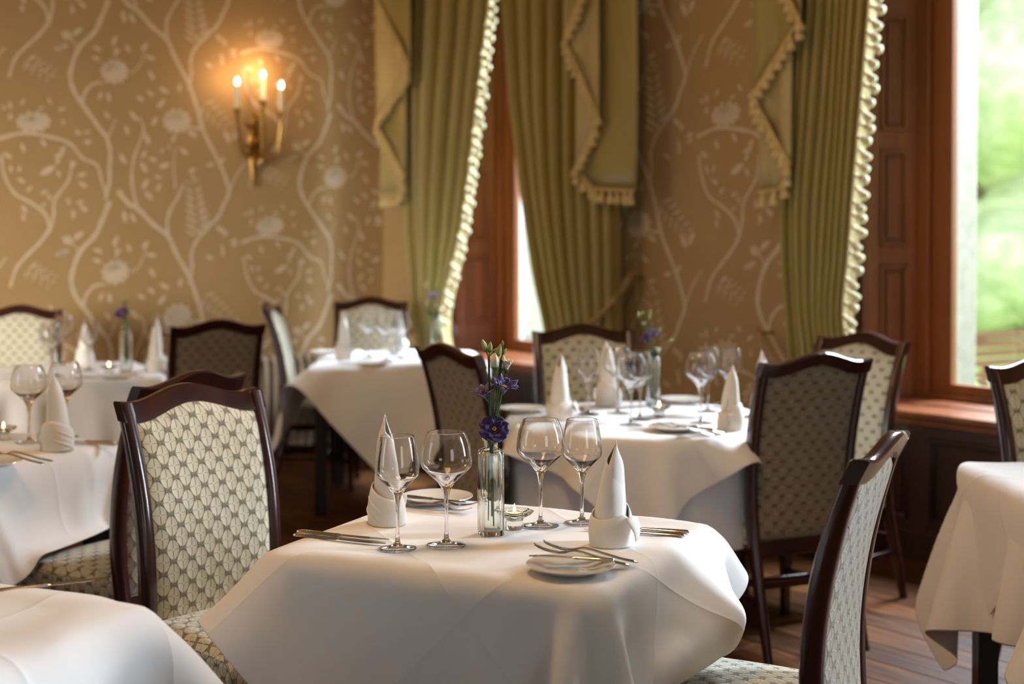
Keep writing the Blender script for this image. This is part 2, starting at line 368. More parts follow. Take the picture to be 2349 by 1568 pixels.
def ribbon(pts, w0):
    q = [Vector(lw(*p)) for p in pts]; s = []
    for i in range(len(q)-1):                 # smooth it
        a, b, c, d = q[max(i-1,0)], q[i], q[i+1], q[min(i+2, len(q)-1)]
        for k_ in range(4):
            x = k_/4; s.append(.5*((2*b)+(c-a)*x+(2*a-5*b+4*c-d)*x*x+(3*b-a-3*c+d)*x**3))
    s.append(q[-1]); wd = w0/K*8.95/FPX*.5
    for i in range(len(s)-1):
        def off(i_):
            d = (s[min(i_+1, len(s)-1)]-s[max(i_-1, 0)]).normalized(); ww = wd*(1-.35*i_/len(s))*(1+.15*math.sin(i_*1.7)); return Vector((-d.y, d.x))*ww
        a, b = off(i), off(i+1); motifs.append([s[i]+a, s[i]-a, s[i+1]-b, s[i+1]+b])
def leaf(x, y, ang, ln, wr=.36):
    c = Vector(lw(x, y)); sz = ln/K*8.95/FPX*.5; a = math.radians(ang); d = Vector((math.cos(a), math.sin(a))); n_ = Vector((-d.y, d.x))
    motifs.append([c+d*sz*p+n_*sz*q*wr for p, q in ((-1,0),(-.6,.75),(0,1),(.55,.7),(1,0),(.55,-.7),(0,-1),(-.6,-.75))])
for p_, w_ in VINES: ribbon(p_, w_)
for l_ in LEAVES: leaf(l_[0], l_[1], l_[2], l_[3]*.95)
for a_, b_, n_, ln_ in FERNS:
    for i in range(n_):
        f_ = (i+.5)/n_; x = a_[0]+(b_[0]-a_[0])*f_; y = a_[1]+(b_[1]-a_[1])*f_
        base = math.degrees(math.atan2(-(b_[1]-a_[1]), b_[0]-a_[0])); L_ = ln_*(1-.45*f_)
        for sg in (-1, 1):
            an = base+sg*58; leaf(x+math.cos(math.radians(an))*L_*.55, y-math.sin(math.radians(an))*L_*.55, an, L_, .15)
for fx, fy, rx, ry in FLOWERS:
    for ring, cnt in ((1.0, 11), (.62, 8), (.25, 4)):
        for i in range(cnt):
            a = 2*math.pi*i/cnt+ring
            x = fx+math.cos(a)*rx*ring*.72; y = fy+math.sin(a)*ry*ring*.72
            leaf(x, y, -math.degrees(math.atan2(math.sin(a)*ry, math.cos(a)*rx)), rx*.72, .62)
def paper(mb, u0, u1, z0, z1, place, du, dz, holes=()):
    for i in range(-6, 7):
        for j in range(-6, 7):
            ou = i*HR+du; oz = j*VR+(i % 2)*VR/2+dz
            for q_, pl in enumerate(motifs):
                cu = sum(p.x for p in pl)/len(pl)+ou; cz = sum(p.y for p in pl)/len(pl)+oz
                if not (u0+.03 < cu < u1-.03 and z0+.03 < cz < z1): continue
                if any(a < cu < b for a, b in holes): continue
                mb.add([place(p.x+ou, p.y+oz, (q_ % 5)*.00012) for p in pl], [tuple(range(len(pl)))], 1)
# left wall (the one with the candle sconce)
mb = MB(); rbox(mb, WL-.3, WL, -.9, T_MAX, 0, H_R)
paper(mb, -T_MAX, 0, .30, 3.4, lambda u, z, e: L(WL+.0009+e, -u, z), 0, 0)
tag(robj('wall_left', mb, [M['paper'], M['motif']]), kind='structure')
# window wall
OW = .87                                      # half width of an embrasure mouth
Z0, Z1 = .66, 3.25
mb = MB(); edges = [WL]
for c_ in WIN: edges += [c_-OW, c_+OW]
edges.append(S_MAX); holes = [(c_-OW-.05, c_+OW+.05) for c_ in WIN]
for i in range(0, len(edges), 2):
    if edges[i+1]-edges[i] > .01: rbox(mb, edges[i], edges[i+1], -.9 if i == 0 else -.40, 0, 0, H_R)
for c_ in WIN: rbox(mb, c_-OW, c_+OW, -.40, 0, Z1, H_R)
for i in range(2, len(edges), 2): rbox(mb, edges[i]+.2, edges[i+1]-.2 if i < len(edges)-2 else edges[i+1], -.85, -.40, 0, H_R)
s_, z_ = PT(1665, 262, 0.0); uB, zB = lw(1612, 235)
paper(mb, 0, S_MAX, .48, 3.4, lambda u, z, e: L(u, .0009+e, z), s_-uB, z_-zB, holes)
tag(robj('wall_right', mb, [M['paper'], M['motif']]), kind='structure')
# the unseen sides, with an opening added in the end wall for the fill lamp
mb = MB(); rbox(mb, S_MAX, S_MAX+.3, -.9, 3.6, 0, H_R); rbox(mb, S_MAX, S_MAX+.3, 5.6, T_MAX, 0, H_R); rbox(mb, S_MAX, S_MAX+.3, 3.6, 5.6, 0, .6); rbox(mb, S_MAX, S_MAX+.3, 3.6, 5.6, 3.2, H_R)
tag(robj('wall_back', mb, M['darkpaper']), kind='structure')
mb = MB(); rbox(mb, WL-.3, 2.0, T_MAX, T_MAX+.3, 0, H_R); rbox(mb, 3.4, S_MAX+.3, T_MAX, T_MAX+.3, 0, H_R); rbox(mb, 2.0, 3.4, T_MAX, T_MAX+.3, 0, .6); rbox(mb, 2.0, 3.4, T_MAX, T_MAX+.3, 3.0, H_R); tag(robj('wall_side', mb, M['darkpaper']), kind='structure')  # opening put in for the added side fill lamp
# baseboards
mb = MB(); rbox(mb, WL, WL+.022, .02, T_MAX, 0, .24); rbox(mb, WL, WL+.03, .02, T_MAX, .20, .225); tag(robj('baseboard_left', mb, M['darkwood'], bevel=.004), kind='structure')
mb = MB()
for i in range(0, len(edges), 2):
    a, b = edges[i]+.02, edges[i+1]
    if b-a < .05: continue
    rbox(mb, a, b, 0, .02, 0, .42); rbox(mb, a, b, 0, .035, .42, .45); rbox(mb, a, b, 0, .03, 0, .16)
tag(robj('baseboard_right', mb, M['darkwood'], bevel=.004), kind='structure')
# ---------------------------------------------------------------- windows: splayed shutter cases, sash, sill, apron
def panelled(mb, a, b, z0, z1, cols, rows, th=.02):
    """a board from a to b (room s,t points) with recessed, moulded panels; +normal side faces the room"""
    a = Vector((a[0], a[1]*FLIP, 0)); b = Vector((b[0], b[1]*FLIP, 0)); d = (b-a); ln = d.length; d.normalize()
    n_ = Vector((-d.y, d.x, 0))
    if n_.y*FLIP < 0: n_ = -n_
    rot = Matrix(((d.x, n_.x, 0, a.x), (d.y, n_.y, 0, a.y), (0, 0, 1, 0), (0, 0, 0, 1)))
    mb.box(0, ln, -.03, 0, z0, z1, 0, rot)
    xs = [0]; 
    for c0, c1 in cols: xs += [c0*ln, c1*ln]
    xs.append(ln)
    for i in range(0, len(xs), 2): mb.box(xs[i], xs[i+1], 0, th, z0, z1, 0, rot)                     # stiles
    zs = [z0]
    for r0, r1 in rows: zs += [r0, r1]
    zs.append(z1)
    for c0, c1 in cols:
        for i in range(0, len(zs), 2): mb.box(c0*ln, c1*ln, 0, th, zs[i], zs[i+1], 0, rot)             # rails
        for r0, r1 in rows:
            x0, x1 = c0*ln, c1*ln
            for (p, q, e) in ((.0, .010, .030), (.010, .016, .014)):
                mb.box(x0+p, x0+q+.004, 0, e, r0+p, r1-p, 0, rot); mb.box(x1-q-.004, x1-p, 0, e, r0+p, r1-p, 0, rot)
                mb.box(x0+p, x1-p, 0, e, r0+p, r0+q+.004, 0, rot); mb.box(x0+p, x1-p, 0, e, r1-q-.004, r1-p, 0, rot)
            m_ = min(.035, (x1-x0)*.28); mb.box(x0+m_, x1-m_, 0, .012, r0+m_, r1-m_, 0, rot)         # raised field
    return mb
ROWS = [(.84, 1.28), (1.37, 1.82), (1.91, 2.45), (2.55, 3.10)]
def window(i, c_):
    wn = thing('window_%d' % (i+1), None, None, C0, ROOM_ROT); tag(wn, kind='structure')
    for sg in (-1, 1):
        f = (c_+sg*OW, 0); b = (c_+sg*.615, -.40)
        robj('shutter_case', panelled(MB(), f, b, Z0, Z1, [(.12, .46), (.62, .90)], ROWS), M['wood'], wn, bevel=.003)
        m2 = MB(); s0 = c_+sg*.615; s1 = c_+sg*.535
        rbox(m2, min(s0, s1), max(s0, s1), -.46, -.385, Z0, Z1); rbox(m2, s0-sg*.012-.008, s0-sg*.012+.008, -.385, -.368, Z0, Z1)
        rbox(m2, s1-.006, s1+.006, -.40, -.372, Z0, Z1)
        robj('jamb', m2, M['wood'], wn, bevel=.003)
        m2 = MB(); rbox(m2, min(c_+sg*.615, c_+sg*.49), max(c_+sg*.615, c_+sg*.49), -.53, -.462, Z0, Z1); robj('outer_frame', m2, M['paint'], wn)
        m2 = MB(); rbox(m2, min(c_+sg*.64, c_+sg*.52), max(c_+sg*.64, c_+sg*.52), -.75, -.53, .2, 3.5); robj('stone_reveal', m2, M['stone'], wn, bevel=.01)
    fr = MB()                                                     # lower and upper sash
    for sg in (-1, 1): rbox(fr, min(c_+sg*.54, c_+sg*.425), max(c_+sg*.54, c_+sg*.425), -.455, -.41, Z0, Z1)
    rbox(fr, c_-.45, c_+.45, -.455, -.41, Z0, .735); rbox(fr, c_-.45, c_+.45, -.455, -.41, Z1-.1, Z1); rbox(fr, c_-.45, c_+.45, -.47, -.41, 2.62, 2.67)
    robj('sash', fr, M['wood'], wn, bevel=.004)
    pn = MB(); rbox(pn, c_-.43, c_+.43, -.437, -.433, .73, 2.63); robj('pane', pn, M['pane'], wn)
    pn = MB(); rbox(pn, c_-.43, c_+.43, -.437, -.433, 2.66, Z1-.09); robj('pane', pn, M['pane'], wn)
    lf = MB(); lf.tube([L(c_-.26, -.40, .75), L(c_-.26, -.375, .765), L(c_-.22, -.375, .765), L(c_-.22, -.40, .75)], .005, 6); robj('sash_lift', lf, M['steel'], wn, smooth=True)
    m2 = MB(); rbox(m2, c_-.62, c_+.62, -.45, -.20, Z0-.03, Z0); rbox(m2, c_-OW-.05, c_+OW+.05, -.21, .05, Z0-.035, Z0-.004); rbox(m2, c_-OW-.03, c_+OW+.03, .0, .030, Z0-.065, Z0-.035)
    m2.add([L(c_-.62, -.40, Z0+.001), L(c_+.62, -.40, Z0+.001), L(c_+OW, -.19, Z0+.001), L(c_-OW, -.19, Z0+.001)], [(0,1,2,3)])
    rbox(m2, c_-.56, c_+.56, -.41, -.385, Z0, Z0+.025)
    robj('window_sill', m2, M['wood'], wn, bevel=.008, seg=3)
    ap = panelled(MB(), (c_-OW-.02, -.02), (c_+OW+.02, -.02), 0, Z0-.06, [(.05, .30), (.36, .64), (.70, .95)], [(.17, .54)], .022)
    rbox(ap, c_-OW-.02, c_+OW+.02, .0, .025, 0, .13); robj('apron_panel', ap, M['darkwood'], wn, bevel=.003)
    m2 = MB(); rbox(m2, c_-OW, c_+OW, -.40, 0, Z1, Z1+.02); robj('lintel_board', m2, M['wood'], wn)
    return wn
for i, c_ in enumerate(WIN): window(i, c_)
# ---------------------------------------------------------------- curtains
def smooth_edge(pts, t, zlist):
    q = sorted([PT(x, y, t)[::-1] for x, y in pts]); zs = [a for a, b in q]; ss = [b for a, b in q]
    out = []
    for z in zlist:
        if z > zs[-1]: v = ss[-1]+(ss[-1]-ss[-2])/(zs[-1]-zs[-2])*(z-zs[-1])*.5
        elif z < zs[0]: v = ss[0]
        else: v = np.interp(z, zs, ss)
        out.append(float(v))
    a = np.array(out)
    for _ in range(3): a[1:-1] = (a[:-2]+a[1:-1]*2+a[2:])/4
    return a
def tassel_mesh(name, m, s=1.0):
    mb = MB(); mb.lathe([(.001,.004),(.006,.002),(.008,-.004),(.0045,-.010),(.009,-.018),(.0135,-.034),(.0145,-.041),(.004,-.043)], 8)
    mb.xf(Matrix.Scale(s, 4)); return mb.mesh(name, m, True)
TG = tassel_mesh('tassel', M['fringe'], 1.75); TC = tassel_mesh('tassel', M['creamfringe'], 1.55)
def curtain(label, left, right, t, folds, amp, gather, rope=None, fringe=None, name='curtain', ztie=None, flare=0):
    o = thing(name, label, 'curtain', C0, ROOM_ROT, 'olive curtains at the windows')
    zl = np.linspace(.02, 3.3, 60); lo = smooth_edge(left, t, zl); hi = smooth_edge(right, t, zl)
    nu = folds*10+1; V = []
    rr = random.Random(len(label)); ph = [rr.uniform(-.5, .5) for _ in range(folds+1)]; am = [rr.uniform(.65, 1.25) for _ in range(folds+1)]
    for i, z in enumerate(zl):
        for k_ in range(nu):
            f = k_/(nu-1); q = f*folds; j = min(int(q), folds-1); x = q-j
            a_ = am[j]*(1-x)+am[j+1]*x; p_ = ph[j]*(1-x)+ph[j+1]*x
            tt = t+amp*a_*math.cos(2*math.pi*q+p_)*(1-.25*gather*abs(z-ztie < 0 if ztie else 0)) + .006*math.sin(z*3+q)
            sw = .35/folds*math.sin(2*math.pi*q+p_*.5+.8)
            s_ = lo[i]+(hi[i]-lo[i])*min(1, max(0, f+sw*.55*math.sin(math.pi*f)**.4 if 0 < f < 1 else f))
            V.append(L(s_, tt, z))
    F = [(i*nu+k_, i*nu+k_+1, (i+1)*nu+k_+1, (i+1)*nu+k_) for i in range(len(zl)-1) for k_ in range(nu-1)]
    m2 = MB().add(V, F); robj('drape', m2, M['curtain'], o, smooth=True, angle=180, solid=.004)
    if fringe is not None:
        e = hi if fringe > 0 else lo; col = nu-1 if fringe > 0 else 0
        br = MB(); pts = [Vector(V[i*nu+col])+Vector((fringe*.006, 0, 0)) for i in range(len(zl))]
        br.tube(pts, .008, 6); robj('braid', br, M['creamfringe'], o, smooth=True)
        z = .9; n_ = 0
        while z < 3.0 and n_ < 64:
            s_ = interp(z, zl, e); i = min(len(zl)-2, int((z-zl[0])/(zl[1]-zl[0]))); tt = V[i*nu+col][1]*FLIP
            a = link('tassel', TC, o, L(s_+fringe*.022, tt+.012+.01*math.sin(n_*2.3), z)); a.rotation_euler = (0, -fringe*(1.0+.18*math.sin(n_*1.9)), 0); z += .056; n_ += 1
    if rope:
        (s0, t0, z0), (s1, t1, z1) = rope
        rp_ = MB()
        for a0 in (0, math.pi):
            pts = []
            for i in range(40):
                f = i/39; a = a0+f*22; s_ = s0+(s1-s0)*f; tt = t0+(t1-t0)*f; z = z0+(z1-z0)*f-.03*math.sin(math.pi*f)
                pts.append(Vector(L(s_+.009*math.cos(a), tt+.009*math.sin(a), z+.006*math.cos(a))))
            rp_.tube(pts, .014, 6)
        robj('tieback', rp_, M['rope'], o, smooth=True)
        hk = MB(); hk.tube([L(s0, .0, z0), L(s0, t0+.01, z0), L(s0, t0+.01, z0+.03)], .007, 8); robj('hook', hk, M['brass'], o, smooth=True)
    return o
curtain('olive curtain in the corner, cream tassels down its inner edge', [(925,0),(928,300),(935,500),(958,700),(970,790)], [(1142,0),(1118,180),(1096,350),(1074,520),(1042,660),(1022,740),(1040,800)], .16, 6, .060, 1, fringe=1, ztie=.85,
        rope=((.03, .10, .95), (.42, .21, .80)))
pA = PT(1444, 636, .10); pB = PT(1352, 742, .29)
curtain('olive curtain right of the narrow window, held by a gold rope', [(1166,0),(1184,250),(1206,450),(1236,640),(1262,745),(1270,800)], [(1462,0),(1440,200),(1424,420),(1424,700),(1424,800)], .16, 8, .056, 1, ztie=.85,
        rope=((pA[0], .10, pA[1]), (pB[0], .29, pB[1])))
curtain('olive curtain left of the large window, tassels on its right edge', [(1828,0),(1812,300),(1800,480),(1806,640),(1822,800)], [(2008,0),(1993,200),(1975,420),(1960,600),(1942,740),(1960,800)], .16, 9, .046, 1, fringe=1, ztie=.85,
        rope=((3.24, .10, .95), (3.45, .21, .80)))
for c_, tx in ((4.38, 'olive curtain at the right of the large window'), (7.66, 'olive curtain beside the window next to the camera')):
    break
def px_pts(s_top, s_mid, s_tie, t=.16):       # edges given directly in room metres, returned as picture points of that plane
    out = []
    for s_, z in ((s_top, 3.2), (s_mid, 1.9), (s_tie, .9), (s_tie+(.04 if s_tie < s_top else -.04), .3)): out.append((s_, z))
    return out
_PT = PT
def PT(x, y, t):
    return _PT(x, y, t) if x > 20 or y > 20 else (x, y)
for c_, tx in ((7.66, 'the window beside the camera'), (10.94, 'the window behind the camera')):
    curtain('olive curtain at the corner side of '+tx, px_pts(c_-1.08, c_-1.06, c_-1.0), px_pts(c_-.42, c_-.52, c_-.68), .16, 6, .05, 1, ztie=.85)
    curtain('olive curtain on the nearer side of '+tx, px_pts(c_+.42, c_+.52, c_+.68), px_pts(c_+1.08, c_+1.06, c_+1.0), .16, 6, .05, 1, ztie=.85)
curtain('olive curtain at the right of the large window, beyond the picture edge', px_pts(4.38+.45, 4.38+.56, 4.38+.70), px_pts(4.38+1.08, 4.38+1.06, 4.38+1.0), .16, 6, .05, 1, ztie=.85)
PT = _PT
def jabot(label, layers, hemlines):
    o = thing('curtain_tail', label, 'curtain tail', C0, ROOM_ROT, 'fringed tails of the window swags')
    for k_, (pts, t, mk) in enumerate(layers):
        q = sorted([PT(x, y, t) for x, y in pts]); ss = [a for a, b in q]; zs = [b for a, b in q]
        nu = 14; V = []; nv = 12
        for i in range(nu+1):
            s_ = ss[0]+(ss[-1]-ss[0])*i/nu; zb = interp(s_, ss, zs)
            for j in range(nv+1):
                z = zb+(3.3-zb)*j/nv; V.append(L(s_, t+.010*math.sin(i/nu*math.pi*2.2+k_)+.004*math.sin(i*.9+z*5), z))
        F = [(i*(nv+1)+j, (i+1)*(nv+1)+j, (i+1)*(nv+1)+j+1, i*(nv+1)+j+1) for i in range(nu) for j in range(nv)]
        robj('fold', MB().add(V, F), M[mk], o, smooth=True, angle=180, solid=.006)
    for pts, t in hemlines:
        q = [PT(x, y, t) for x, y in pts]; br = MB(); P3 = [Vector(L(a, t+.012, b)) for a, b in q]
        br.tube(P3, .007, 6); robj('braid', br, M['fringe'], o, smooth=True)
        for a, b in zip(P3[:-1], P3[1:]):
            d = b-a; n_ = max(1, int(d.length/.048))
            for i in range(n_):
                p = a+d*(i+.5)/n_; tt = link('tassel', TG, o, p+Vector((0, 0, -.002))); tt.rotation_euler = (R.uniform(-.2,.2), R.uniform(-.2,.2), R.uniform(0, 3))
    return o
jabot('fringed zigzag tail at the corner side of the narrow window', [
    ([(866,-10),(944,150)], .300, 'curtain'), ([(864,276),(944,150)], .275, 'lining'), ([(864,276),(932,405)], .250, 'curtain'), ([(872,450),(918,442),(932,405)], .225, 'lining')],
    [([(868,-5),(944,150)], .305), ([(944,150),(865,278)], .285), ([(865,278),(932,405)], .26), ([(932,405),(918,442),(874,450)], .235)])
jabot('fringed zigzag tail hanging left of the middle wall panel', [
    ([(1298,85),(1346,-30)], .310, 'curtain'), ([(1298,85),(1376,264)], .285, 'lining'), ([(1324,383),(1376,264)], .26, 'lining'), ([(1324,383),(1364,430),(1460,436)], .235, 'curtain')],
    [([(1346,-30),(1298,85)], .315), ([(1298,85),(1376,264)], .295), ([(1376,276),(1324,383)], .27), ([(1324,383),(1364,432),(1460,437)], .245)])
jabot('fringed zigzag tail hanging right of the middle wall panel', [
    ([(1796,-40),(1838,45)], .310, 'curtain'), ([(1728,216),(1838,45)], .285, 'curtain'), ([(1728,216),(1816,376)], .26, 'lining'), ([(1742,440),(1794,430),(1816,376)], .235, 'lining')],
    [([(1796,-40),(1838,45)], .315), ([(1838,45),(1728,218)], .295), ([(1728,218),(1816,376)], .27), ([(1816,376),(1794,432),(1742,440)], .245)])
for c_, tx in ((1.1, 'swag board above the narrow window'), (4.38, 'swag board above the large window')):
    m2 = MB(); rbox(m2, c_-1.12, c_+1.12, 0.004, .34, 3.28, 3.40); o = robj('pelmet_board', m2, M['curtain']); tag(o, tx, 'pelmet')
# ---------------------------------------------------------------- radiator under the left wall
def radiator(t_mid_px, px0, px1):
    t0, _ = PS(px0, 832, WL+.12); t1, _ = PS(px1, 832, WL+.12); t0, t1 = max(t0, t1), min(t0, t1); n_ = int((t0-t1)/.062)
    o = thing('radiator', 'cream column radiator standing against the papered wall', 'radiator', C0, ROOM_ROT)
    cm = MB()
    for dx in (-.045, .045): cm.tube([(dx, 0, .10), (dx, 0, .60)], .0175, 10)
    cm.tube([(-.045,0,.10),(-.03,0,.075),(.03,0,.075),(.045,0,.10)], .02, 8); cm.tube([(-.045,0,.60),(-.03,0,.63),(.03,0,.63),(.045,0,.60)], .02, 8)
    me = cm.mesh('column', M['rad'], True)
    for i in range(n_): link('column', me, o, L(WL+.12, t0-i*.062, 0))
    for zz in (.60, .11):
        hb = MB(); hb.tube([L(WL+.12, t0+.03, zz), L(WL+.12, t0-n_*.062, zz)], .016, 8); robj('header_pipe', hb, M['rad'], o, smooth=True)
    for tt in (t0-.05, t0-n_*.062+.1):
        hb = MB(); hb.tube([L(WL+.12, tt, 0), L(WL+.12, tt, .1)], .018, 8); robj('foot', hb, M['rad'], o, smooth=True)
radiator(0, 585, 862)
# ---------------------------------------------------------------- brass wall sconce
t_s, z_s = PS(583, 330, WL+.03)
sc_o = thing('wall_sconce', 'gilt wall sconce with three lit candle bulbs on the papered wall', 'wall lamp', W(WL, t_s, 0), ROOM_ROT)
bp = MB(); prof = [(.004,-.30),(.012,-.27),(.016,-.20),(.024,-.12),(.032,-.05),(.04,0),(.03,.07),(.016,.12),(.022,.15),(.006,.18)]
bp.lathe(prof, 14); bp.xf(Matrix.Diagonal((.55,1,1,1))); bp.xf(Matrix.Translation((.02,0,z_s+.02)))
obj('back_plate', bp, M['brass'], sc_o, smooth=True)
for k_ in range(10):
    lf = MB(); a = (k_-4.5)*.7; zc = z_s-.16+.030*k_
    lf.tube([(.03,0,zc),(.05,.03*math.sin(a*2),zc+.03),(.055,.06*math.sin(a*2),zc+.035),(.04,.075*math.sin(a*2),zc+.06)], [.008,.020,.015,.003], 6)
    obj('acanthus_leaf', lf, M['brass'], sc_o, smooth=True)
def sconce_arm(px, py_bulb, out):
    tb, zb = PS(px, py_bulb, WL+out); dy = (tb-t_s)*FLIP; z0 = z_s-.03
    a = MB(); zt = zb-.175
    a.tube([(.04,0,z0),(out*.55,dy*.35,z0-.055),(out*.95,dy*.8,z0-.04),(out,dy,zt-.04),(out,dy,zt)], [.013,.015,.013,.011,.011], 8)
    a.tube([(out*.5,dy*.3,z0-.05),(out*.6,dy*.6,z0+.01),(out*.8,dy*.55,z0+.02)], [.012,.010,.004], 6)
    arm = obj('arm', a, M['brass'], sc_o, smooth=True)
    d = MB(); d.lathe([(.004,-.03),(.012,-.02),(.026,0),(.03,.008),(.014,.006),(.015,.03),(.012,.032),(0,.03)], 14); d.xf(Matrix.Translation((out, dy, zt)))
    obj('drip_pan', d, M['brass'], arm, smooth=True)
    c = MB(); c.tube([(out,dy,zt+.02),(out,dy,zb-.015)], .0150, 12); obj('candle_tube', c, M['candle'], arm, smooth=True)
    b = MB(); b.lathe([(.003,-.02),(.009,-.011),(.0125,.0),(.0105,.010),(.0045,.019),(.001,.027)], 12); b.xf(Matrix.Translation((out, dy, zb)))
    obj('bulb', b, M['bulb'], arm, smooth=True)
    ld = bpy.data.lights.new('bulb_glow', 'POINT'); ld.energy = 1.5; ld.color = (1,.58,.26); ld.shadow_soft_size = .02
    lo = bpy.data.objects.new('bulb_glow', ld); C.objects.link(lo); lo.parent = sc_o; lo.location = (out+.01, dy, zb+.035)
sconce_arm(544, 188, .16); sconce_arm(603, 172, .10); sconce_arm(645, 197, .22)
# ================================================================== OUTSIDE
gm = MB(); gm.add([(x, y, -1.0) for x, y in ((-40,10),(70,6),(110,140),(-60,140))], [(0,1,2,3)])
la = MB(); rbox(la, -30, 60, -90, -.95, -.75, -.7); tag(robj('lawn', la, M['lawn']), kind='structure')
def blob(rad, seed, n=3):
    bm = bmesh.new(); bmesh.ops.create_icosphere(bm, subdivisions=n, radius=rad)
    r_ = random.Random(seed); ph = [(Vector((r_.gauss(0,1), r_.gauss(0,1), r_.gauss(0,1))).normalized(), r_.uniform(3, 9), r_.uniform(0, 6)) for _ in range(9)]
    for v in bm.verts:
        d = v.co.normalized(); v.co *= 1+sum(.07*math.sin(f*d.dot(a)+p) for a, f, p in ph)
    return bm
def tree(px, Y, h, rad, m, label, seed):
    b = PD(px, 600, Y); o = thing('garden_tree', label, 'tree', (b.x, b.y, -.7), 0, 'garden trees beyond the large window')
    t_ = MB(); t_.tube([(0,0,0),(.05,0,h*.3),(0,.05,h*.7)], [.22,.16,.07], 8); obj('trunk', t_, M['bark'], o, smooth=True)
    bm = bmesh.new(); r_ = random.Random(seed)
    for k_ in range(7):
        a = 2*math.pi*k_/7*1.9; rr = rad*(.25+.5*r_.random()); q = blob(rad*r_.uniform(.45,.7), seed*10+k_)
        me = bpy.data.meshes.new('t'); q.to_mesh(me); q.free(); me.transform(Matrix.Translation((math.cos(a)*rr, math.sin(a)*rr, h*(.16+.12*k_)))); bm.from_mesh(me); bpy.data.meshes.remove(me)
    me = bpy.data.meshes.new('crown'); bm.to_mesh(me); bm.free(); me.materials.append(m)
    me.polygons.foreach_set('use_smooth', [True]*len(me.polygons)); link('crown', me, o)
    return o
tree(2235, 26, 9, 2.4, M['foliage'], 'pale green garden tree just right of the stone jamb', 3)
tree(2300, 40, 15, 4.2, M['foliage2'], 'tall darker tree filling the middle of the window view', 5)
tree(2375, 30, 11, 3.2, M['foliage'], 'bushy light green tree at the picture edge', 8)
tree(2420, 55, 17, 6, M['foliage2'], 'tall dark tree behind the bushy light green one', 11)
tree(2180, 55, 14, 5, M['foliage2'], 'dark tree hidden partly by the stone jamb', 12)
tree(2330, 60, 9, 5, M['foliage'], 'low round tree far across the lawn', 15)
tree(1240, 30, 9, 4, M['foliage'], 'tree outside the narrow window', 18)
def bench(px, py, Y):
    b = PD(px, py, Y); o = thing('garden_bench', 'red-brown slatted garden bench on the lawn outside', 'bench', (b.x, b.y, -.7), .5)
    for k_ in range(4): obj('slat', MB().box(-.75,.75,-.02,.01,.5+k_*.11,.58+k_*.11), M['bench'], o)
    for k_ in range(3): obj('slat', MB().box(-.75,.75,-.48+k_*.15,-.36+k_*.15,.42,.45), M['bench'], o)
    for x in (-.7, .7):
        obj('leg', MB().box(x-.03,x+.03,-.02,.04,0,.95), M['bench'], o); obj('leg', MB().box(x-.03,x+.03,-.5,-.44,0,.62), M['bench'], o)
bench(2285, 845, 17)
# ================================================================== CHAIR
def uvmesh(name, grid, uvs, m, flip=False):
    nu, nv = len(grid), len(grid[0]); V = [p for r in grid for p in r]; UVs = [p for r in uvs for p in r]
    F = []
    for i in range(nu-1):
        for j in range(nv-1):
            q = (i*nv+j, (i+1)*nv+j, (i+1)*nv+j+1, i*nv+j+1); F.append(q[::-1] if flip else q)
    me = bpy.data.meshes.new(name); me.from_pydata([tuple(p) for p in V], [], F); me.materials.append(m)
    lay = me.uv_layers.new(name='UVMap'); idx = np.zeros(len(me.loops), dtype=np.int32); me.loops.foreach_get('vertex_index', idx)
    lay.data.foreach_set('uv', np.array(UVs, dtype=np.float32)[idx].ravel())
    me.polygons.foreach_set('use_smooth', [True]*len(me.polygons)); me.update(); return me
PZ = [0, .20, .36, .45, .60, .75, .88, 1.01]; PY = [-.315, -.262, -.222, -.208, -.206, -.224, -.256, -.300]
def py(z):
    return float(np.interp(z, PZ, PY)) if False else _spl(z)
def _spl(z):
    i = max(0, min(len(PZ)-2, np.searchsorted(PZ, z)-1)); z0, z1 = PZ[i], PZ[i+1]; x = (z-z0)/(z1-z0)
    def sl(k_):
        a = max(0, k_-1); b = min(len(PZ)-1, k_+1); return (PY[b]-PY[a])/(PZ[b]-PZ[a])
    h = z1-z0; return float((2*x**3-3*x**2+1)*PY[i]+(x**3-2*x**2+x)*h*sl(i)+(-2*x**3+3*x**2)*PY[i+1]+(x**3-x**2)*h*sl(i+1))
HW = .222                                      # half width of the back
def hw(z): return HW-.016*(1.0-z) if z > .45 else HW-.012
def ztop(x):
    a = abs(x)/HW
    return 1.003+.034*(math.cos(math.pi*min(1, a/.80))*.5+.5)+(.006*((a-.8)/.2) if a > .8 else 0)
